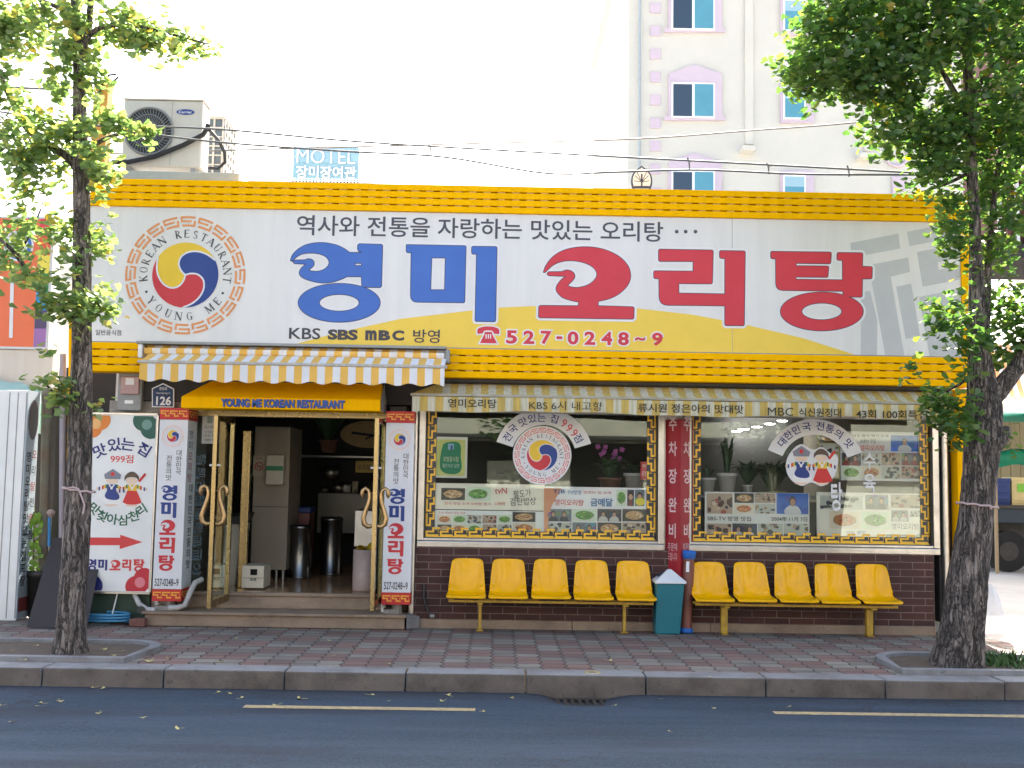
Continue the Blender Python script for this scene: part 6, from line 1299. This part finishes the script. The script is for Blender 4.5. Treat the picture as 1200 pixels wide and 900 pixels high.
# left tree
YL = -2.22
TL = thing('ginkgo_tree', 'slim ginkgo street tree with sparse yellowing leaves on the left', 'tree', (G(82, 766).x, YL, 0), 'ginkgo street trees')
b = MB(); stem(b, [(81, 771, 24), (81, 764, 20), (82, 745, 17), (84, 700, 15.5), (89, 640, 15), (93, 560, 14), (95, 480, 13), (96, 400, 11.3), (96, 300, 10.2), (95, 200, 9.2), (93.5, 130, 8), (92, 80, 6.5), (90, 40, 5.5), (88, 0, 5.5), (86, -80, 5), (90, -220, 3.5), (88, -330, 1.5)], YL, 1); b.build('trunk', TL)
limbs = [[(95, 205, 5.5), (80, 185, 5), (55, 168, 4.5), (30, 148, 4.2), (8, 105, 4), (-15, 60, 3), (-50, 0, 2)], [(96, 385, 5), (80, 368, 4), (50, 345, 3.2), (20, 300, 2.6), (0, 280, 2), (-30, 250, 1.5)], [(96, 60, 4.5), (103, 38, 4.5), (106, 8, 4), (110, -60, 3)], [(95, 60, 3), (112, 35, 3), (150, 30, 2.3), (200, 40, 1.6), (245, 52, .8)], [(94, 180, 3.5), (130, 160, 2.5), (175, 150, 1.2)], [(88, 20, 3), (60, 5, 2.5), (20, -10, 2)], [(20, 300, 1.8), (35, 275, 1.4), (48, 245, 1)], [(88, -80, 3.5), (140, -160, 2.5), (190, -230, 1.5)], [(88, -100, 3.5), (30, -190, 2.5), (-20, -260, 1.5)], [(92, 475, 2.5), (70, 465, 1.8), (55, 452, 1)]]
b = MB()
for k, q in enumerate(limbs): stem(b, [(*p, (-.15 if k % 2 else .2)*i/len(q)*1.6) for i, p in enumerate(q)], YL, 20+k, 10, .08)
b.build('limb', TL)
bl = [(20, 20, 40, 28, 0, .5, 700), (15, 40, 25, 18, 0, .4, 300), (55, 25, 25, 14, -.1, .35, 190), (110, 20, 30, 20, -.1, .4, 330), (150, 25, 32, 22, -.1, .4, 460), (185, 42, 30, 16, -.1, .35, 340), (222, 50, 26, 9, -.1, .25, 190), (160, 48, 20, 14, -.1, .3, 160), (85, 70, 12, 18, -.1, .25, 130), (100, 60, 22, 10, -.1, .3, 130),
      (74, 98, 13, 14, .0, .25, 160), (110, 95, 16, 16, .0, .3, 200), (100, 68, 12, 10, .15, .2, 70), (5, 85, 12, 45, 0, .3, 200), (10, 130, 20, 28, .1, .4, 240), (40, 150, 28, 16, 0, .35, 280), (60, 160, 30, 22, 0, .4, 380), (20, 175, 25, 22, 0, .4, 300), (78, 150, 14, 18, .1, .25, 170), (125, 148, 30, 14, -.2, .3, 330), (158, 147, 24, 9, -.2, .22, 210), (110, 190, 24, 16, -.2, .3, 260), (50, 195, 32, 14, 0, .35, 320), (25, 215, 20, 14, 0, .3, 180), (120, 205, 18, 12, -.2, .25, 160), (112, 225, 10, 8, .1, .2, 50),
      (76, 266, 14, 14, .05, .25, 200), (115, 278, 10, 18, .05, .25, 180), (90, 293, 12, 8, -.2, .2, 70), (120, 330, 7, 10, -.2, .15, 40), (78, 318, 10, 14, -.2, .2, 80), (70, 352, 24, 12, -.2, .3, 330), (105, 355, 20, 15, -.25, .25, 300), (122, 362, 12, 8, -.25, .2, 100), (35, 322, 22, 11, -.1, .25, 190), (15, 300, 20, 14, 0, .25, 220), (34, 262, 11, 18, -.05, .2, 110), (10, 265, 16, 10, 0, .2, 100), (78, 375, 6, 9, -.2, .15, 50),
      (62, 448, 12, 7, -.1, .2, 100), (70, 462, 10, 8, -.1, .2, 110), (110, 480, 7, 8, -.2, .15, 40), (55, 415, 4, 12, -.2, .1, 12), (82, 455, 6, 10, -.2, .1, 40),
      (60, -60, 120, 50, 0, 1.0, 900), (140, -150, 110, 60, 0, 1.1, 900), (10, -170, 110, 70, 0, 1.1, 900), (90, -270, 90, 60, 0, .9, 700)]
crown(TL, [(x, y, rx, ry, YL+d, dy, n) for x, y, rx, ry, d, dy, n in bl], LEAF_L, 5, dens=.5, spread=.14, lo=.058, hi=.095)
# right tree
YR = -2.2
TR = thing('ginkgo_tree', 'thick forked ginkgo street tree with a dense green crown on the right', 'tree', (G(1120, 781).x, YR, 0), 'ginkgo street trees')
b = MB(); stem(b, [(1118, 788, 34), (1119, 780, 30), (1121, 765, 26.5), (1126, 735, 23.5), (1130, 700, 22), (1137, 655, 20.5), (1144, 600, 19.5), (1149, 545, 20), (1152, 505, 20.5), (1153, 475, 20.5), (1151, 450, 17), (1148, 420, 13.5), (1146, 380, 11), (1144, 330, 8.2), (1143, 280, 7), (1140, 220, 6.4), (1137, 150, 6), (1134, 80, 5.5), (1130, 0, 5), (1126, -120, 4), (1122, -260, 2)], YR, 3, 26, .075)
stem(b, [(1150, 480, 13), (1166, 462, 11.5), (1180, 445, 10.5), (1192, 430, 9.5), (1206, 405, 8.5), (1225, 360, 7), (1240, 290, 5)], YR-.05, 4, 16, .08)
stem(b, [(1163, 520, 13), (1172, 512, 11), (1178, 505, 8), (1180, 500, 4)], YR-.06, 6, 14, .12)
stem(b, [(1142, 792, 14), (1142, 775, 12.5), (1143, 735, 11), (1148, 690, 9), (1150, 640, 5)], YR-.1, 8, 16, .1); b.build('trunk', TR)
limbs = [[(1150, 410, 6), (1156, 370, 5), (1158, 310, 4), (1164, 240, 3.5), (1175, 160, 3)], [(1138, 160, 5), (1110, 145, 4.2), (1085, 138, 3.6), (1050, 125, 2.8), (1000, 105, 2), (950, 85, 1.2)], [(1136, 140, 4.5), (1122, 115, 4), (1108, 90, 3.2), (1080, 50, 2.5), (1040, 10, 2)], [(1130, 60, 4), (1070, 20, 3), (1000, -10, 2.2), (950, 0, 1.5)], [(1136, 120, 4.5), (1170, 70, 3.5), (1220, 30, 2.5)], [(1128, -40, 4), (1050, -120, 3), (980, -170, 2)], [(1126, -60, 4), (1200, -140, 3), (1270, -200, 2)], [(1140, 200, 3), (1110, 215, 2), (1080, 225, 1)], [(1147, 430, 2.5), (1125, 450, 1.8), (1100, 462, 1)], [(1146, 385, 2.5), (1120, 375, 1.5), (1100, 365, 1)]]
b = MB()
for k, q in enumerate(limbs): stem(b, [(*p, (.5 if k % 2 else .25)*i/len(q)*1.3) for i, p in enumerate(q)], YR, 50+k, 10, .08)
b.build('limb', TR)
bl = [(940, 82, 30, 22, 0, .45, 500), (975, 90, 36, 22, 0, .5, 650), (1010, 85, 40, 28, -.1, .6, 850), (1045, 85, 40, 35, -.1, .7, 950), (960, 45, 32, 26, .1, .5, 480), (1000, 35, 48, 36, 0, .7, 1100), (1050, 30, 50, 45, -.1, .8, 1300), (975, 8, 40, 14, .1, .5, 400), (1100, 30, 55, 50, -.2, .9, 1500), (1155, 35, 55, 52, -.2, .9, 1500), (1200, 30, 45, 55, -.2, .9, 900), (1075, 120, 32, 20, 0, .5, 480), (1040, 120, 18, 10, 0, .3, 150), (1035, 150, 24, 13, .1, .3, 210), (1070, 160, 34, 18, 0, .45, 520), (1105, 165, 34, 28, .1, .5, 700), (1155, 125, 40, 32, -.2, .7, 900), (1200, 130, 36, 40, -.2, .7, 700), (1172, 175, 34, 28, .1, .5, 680), (1098, 205, 26, 22, .15, .4, 380), (1090, 190, 22, 16, -.2, .3, 200), (1176, 225, 28, 24, .1, .4, 450), (1112, 235, 16, 14, .1, .25, 140), (1116, 270, 17, 20, -.1, .25, 260), (1118, 255, 13, 14, .1, .25, 110), (1170, 270, 20, 24, .1, .35, 340), (1166, 300, 13, 14, .1, .25, 130), (1128, 305, 9, 9, -.3, .2, 50),
      (1105, 357, 14, 8, -.2, .2, 80), (1112, 380, 18, 12, -.2, .25, 160), (1132, 358, 14, 8, -.3, .2, 80), (1168, 352, 18, 12, .1, .3, 120), (1185, 372, 24, 20, .1, .35, 260), (1182, 405, 20, 20, .05, .35, 250), (1195, 345, 12, 10, .1, .2, 50), (1146, 395, 18, 8, -.35, .2, 110), (1124, 403, 13, 7, -.25, .2, 70), (1128, 432, 7, 12, -.2, .2, 60), (1108, 472, 20, 11, -.25, .25, 190), (1102, 490, 16, 11, -.25, .2, 150), (1122, 490, 12, 16, -.25, .2, 130), (1125, 515, 9, 12, -.3, .2, 90), (1092, 460, 10, 6, -.3, .2, 50), (1178, 515, 6, 8, -.3, .15, 25), (1080, 428, 5, 4, -.3, .1, 14), (1075, 415, 5, 4, -.3, .1, 14),
      (1090, -70, 140, 60, -.1, 1.3, 2600), (1010, -60, 70, 40, 0, .9, 900), (1120, -170, 150, 70, 0, 1.4, 1900), (1240, 0, 60, 120, -.1, 1.2, 1500), (1250, 160, 50, 70, -.1, .9, 900), (1120, -280, 110, 60, 0, 1.1, 1200), (1240, 360, 40, 50, -.2, .5, 500)]
crown(TR, [(x, y, rx, ry, YR+d, dy, n) for x, y, rx, ry, d, dy, n in bl], LEAF_R, 8, dens=.72)
YT = [(1078, 247), (1085, 250), (1082, 258), (1088, 255), (1092, 243), (1086, 262)]
# two trees on the far pavement, seen only as reflections in the windows
for x, lab in ((.7, 'broad street tree across the street reflected in the left window'), (7.1, 'broad street tree across the street reflected in the right window')):
    T = thing('ginkgo_tree', lab, 'tree', (x, -15.4, 0)); b = MB(); b.tube([(x, -15.4, 0), (x+.05, -15.4, 1.2), (x-.05, -15.45, 2.6), (x+.1, -15.4, 4.2), (x, -15.4, 5.4)], [.17, .13, .12, .09, .04], BARK, 12); b.build('trunk', T)
    b = MB(); rr = random.Random(int(x*10)); V, F = [], []
    for _ in range(2600):
        while True:
            q = Vector((rr.uniform(-1, 1), rr.uniform(-1, 1), rr.uniform(-1, 1)))
            if .35 < q.length < 1: break
        p = Vector((x+q.x*1.5, -15.4+q.y*1.4, 4.1+q.z*1.75)); a = rr.uniform(0, 6.28); u = Vector((cos(a), sin(a), rr.uniform(-.6, .6)))*.11; w = u.cross(Vector((rr.uniform(-.5, .5), rr.uniform(-.5, .5), 1))).normalized()*.09; o = len(V)
        V += [p, p+u*.7-w, p+u, p+u*.7+w]; F.append((o, o+1, o+2, o+3))
    b.add(V, F, LEAF_R); b.build('crown', T)
# strings tied round the trunks
PINK = mat('pink_string', (.5, .36, .34), .8)
def tie(px, py, Y, r, tail, label):
    c = P(px, py, Y); b = MB(); R = r*S(Y); b.tube([(c.x+R*cos(i*pi/14), Y+R*sin(i*pi/14), c.z-.02*cos(i*pi/14)+.006*sin(i*2.1)) for i in range(29)], .011, PINK, 6, False)
    for t in tail: b.tube([P(x, y, Y-R*1.0) for x, y in t], .009, PINK, 6)
    tag(b.build('tree_string'), label, 'string', 'strings tied round the tree trunks')
tie(92.5, 574, YL, 17.5, [[(92, 573), (96, 583), (99, 592), (97, 602)], [(92, 573), (86, 571), (80, 572)]], 'pale pink string with loose ends tied round the left trunk')
tie(1145, 592, YR, 22.5, [[(1160, 594), (1162, 597)]], 'pale pink string tied round the right trunk')
b = MB(); rr = random.Random(13)
for i in range(330):
    x = 4.72+abs(rr.gauss(0, .28)); y = -2.05+rr.gauss(0, .16); h = rr.uniform(.03, .1); a = rr.uniform(0, 6.28); d = Vector((cos(a), sin(a), 0))*.012; l_ = Vector((rr.gauss(0, .03), rr.gauss(0, .03), h))
    p = Vector((x, y, .01)); b.add([p-d, p+d, p+l_+d*.8, p+l_*1.2-d*.2], [(0, 1, 2, 3)], mat('weed_green', (.06, .13, .035), .6))
o = b.build('grass'); kind(o, 'stuff'); o['label'] = 'low green weeds at the foot of the right trunk'
# fallen leaves
b = MB(); n = 9; L = .034
fan = [(0, 0, 0)]+[(L*(1+.06*cos(i*3))*sin(radians(-62+124*i/(n-1))), L*cos(radians(-62+124*i/(n-1))), .012*abs(i-4)/4+.003) for i in range(n)]
b.add(fan, [(0, i+2, i+1) for i in range(n-1)], mat('fallen_leaf', (.52, .43, .16), .7, dirt=.5, dscale=30, dcol=(.4, .42, .2))); b.tube([(0, 0, .002), (.004, -.045, .006)], .0016, MATS['fallen_leaf'], 5)
proto = b.build('fallen_leaf', origin=(0, 0, 0)); rr = random.Random(21); first = True
lv = [(177, 774, 0), (57, 759, 0), (84, 768, 0), (118, 755, 0), (232, 757, 0), (277, 748, 0), (343, 743, 0), (391, 768, 0), (385, 751, 0), (456, 778, 0), (713, 774, 0), (412, 757, 0), (110, 806, 1), (118, 807, 1), (50, 824, 1), (255, 811, 1), (270, 813, 1), (282, 818, 1), (70, 821, 1), (434, 814, 1), (455, 821, 1), (520, 821, 1), (526, 815, 1), (720, 824, 1), (774, 819, 1), (836, 829, 1), (925, 828, 1), (785, 857, 1), (168, 841, 1), (45, 827, 1), (15, 846, 1), (117, 835, 1), (210, 853, 1), (600, 818, 1), (463, 831, 1), (1065, 766, 0), (830, 815, 1), (325, 826, 1)]
lv += [(rr.uniform(0, 1200), rr.uniform(742, 784), 0) for _ in range(3)]+[(rr.uniform(0, 700), rr.uniform(806, 860), 1) for _ in range(3)]+[(rr.uniform(10, 150), rr.uniform(756, 775), 2) for _ in range(10)]
for x, y, k in lv:
    z = (.006, -.15, .02)[k]; p = G(x, y, z); o = proto if first else proto.copy()
    if k == 1: p.z = road_z(p.x, p.y)+.003 if p.y < KY-.03 else .012
    if not first: C.objects.link(o)
    first = False; o.location = p; s = rr.uniform(.6, 1.2) if (x, y) != (177, 774) else 1.7; o.scale = (s, s, s*rr.uniform(.3, 1)); o.rotation_euler = (rr.gauss(0, .15), rr.gauss(0, .15), rr.uniform(0, 6.28))
    tag(o, ('small pale yellow ginkgo leaf fallen on the paving', 'small pale yellow ginkgo leaf fallen on the asphalt', 'small pale yellow ginkgo leaf fallen on the soil of the left tree pit')[k], 'leaf', ('leaves fallen on the paving', 'leaves fallen on the asphalt', 'leaves fallen on the left soil')[k])
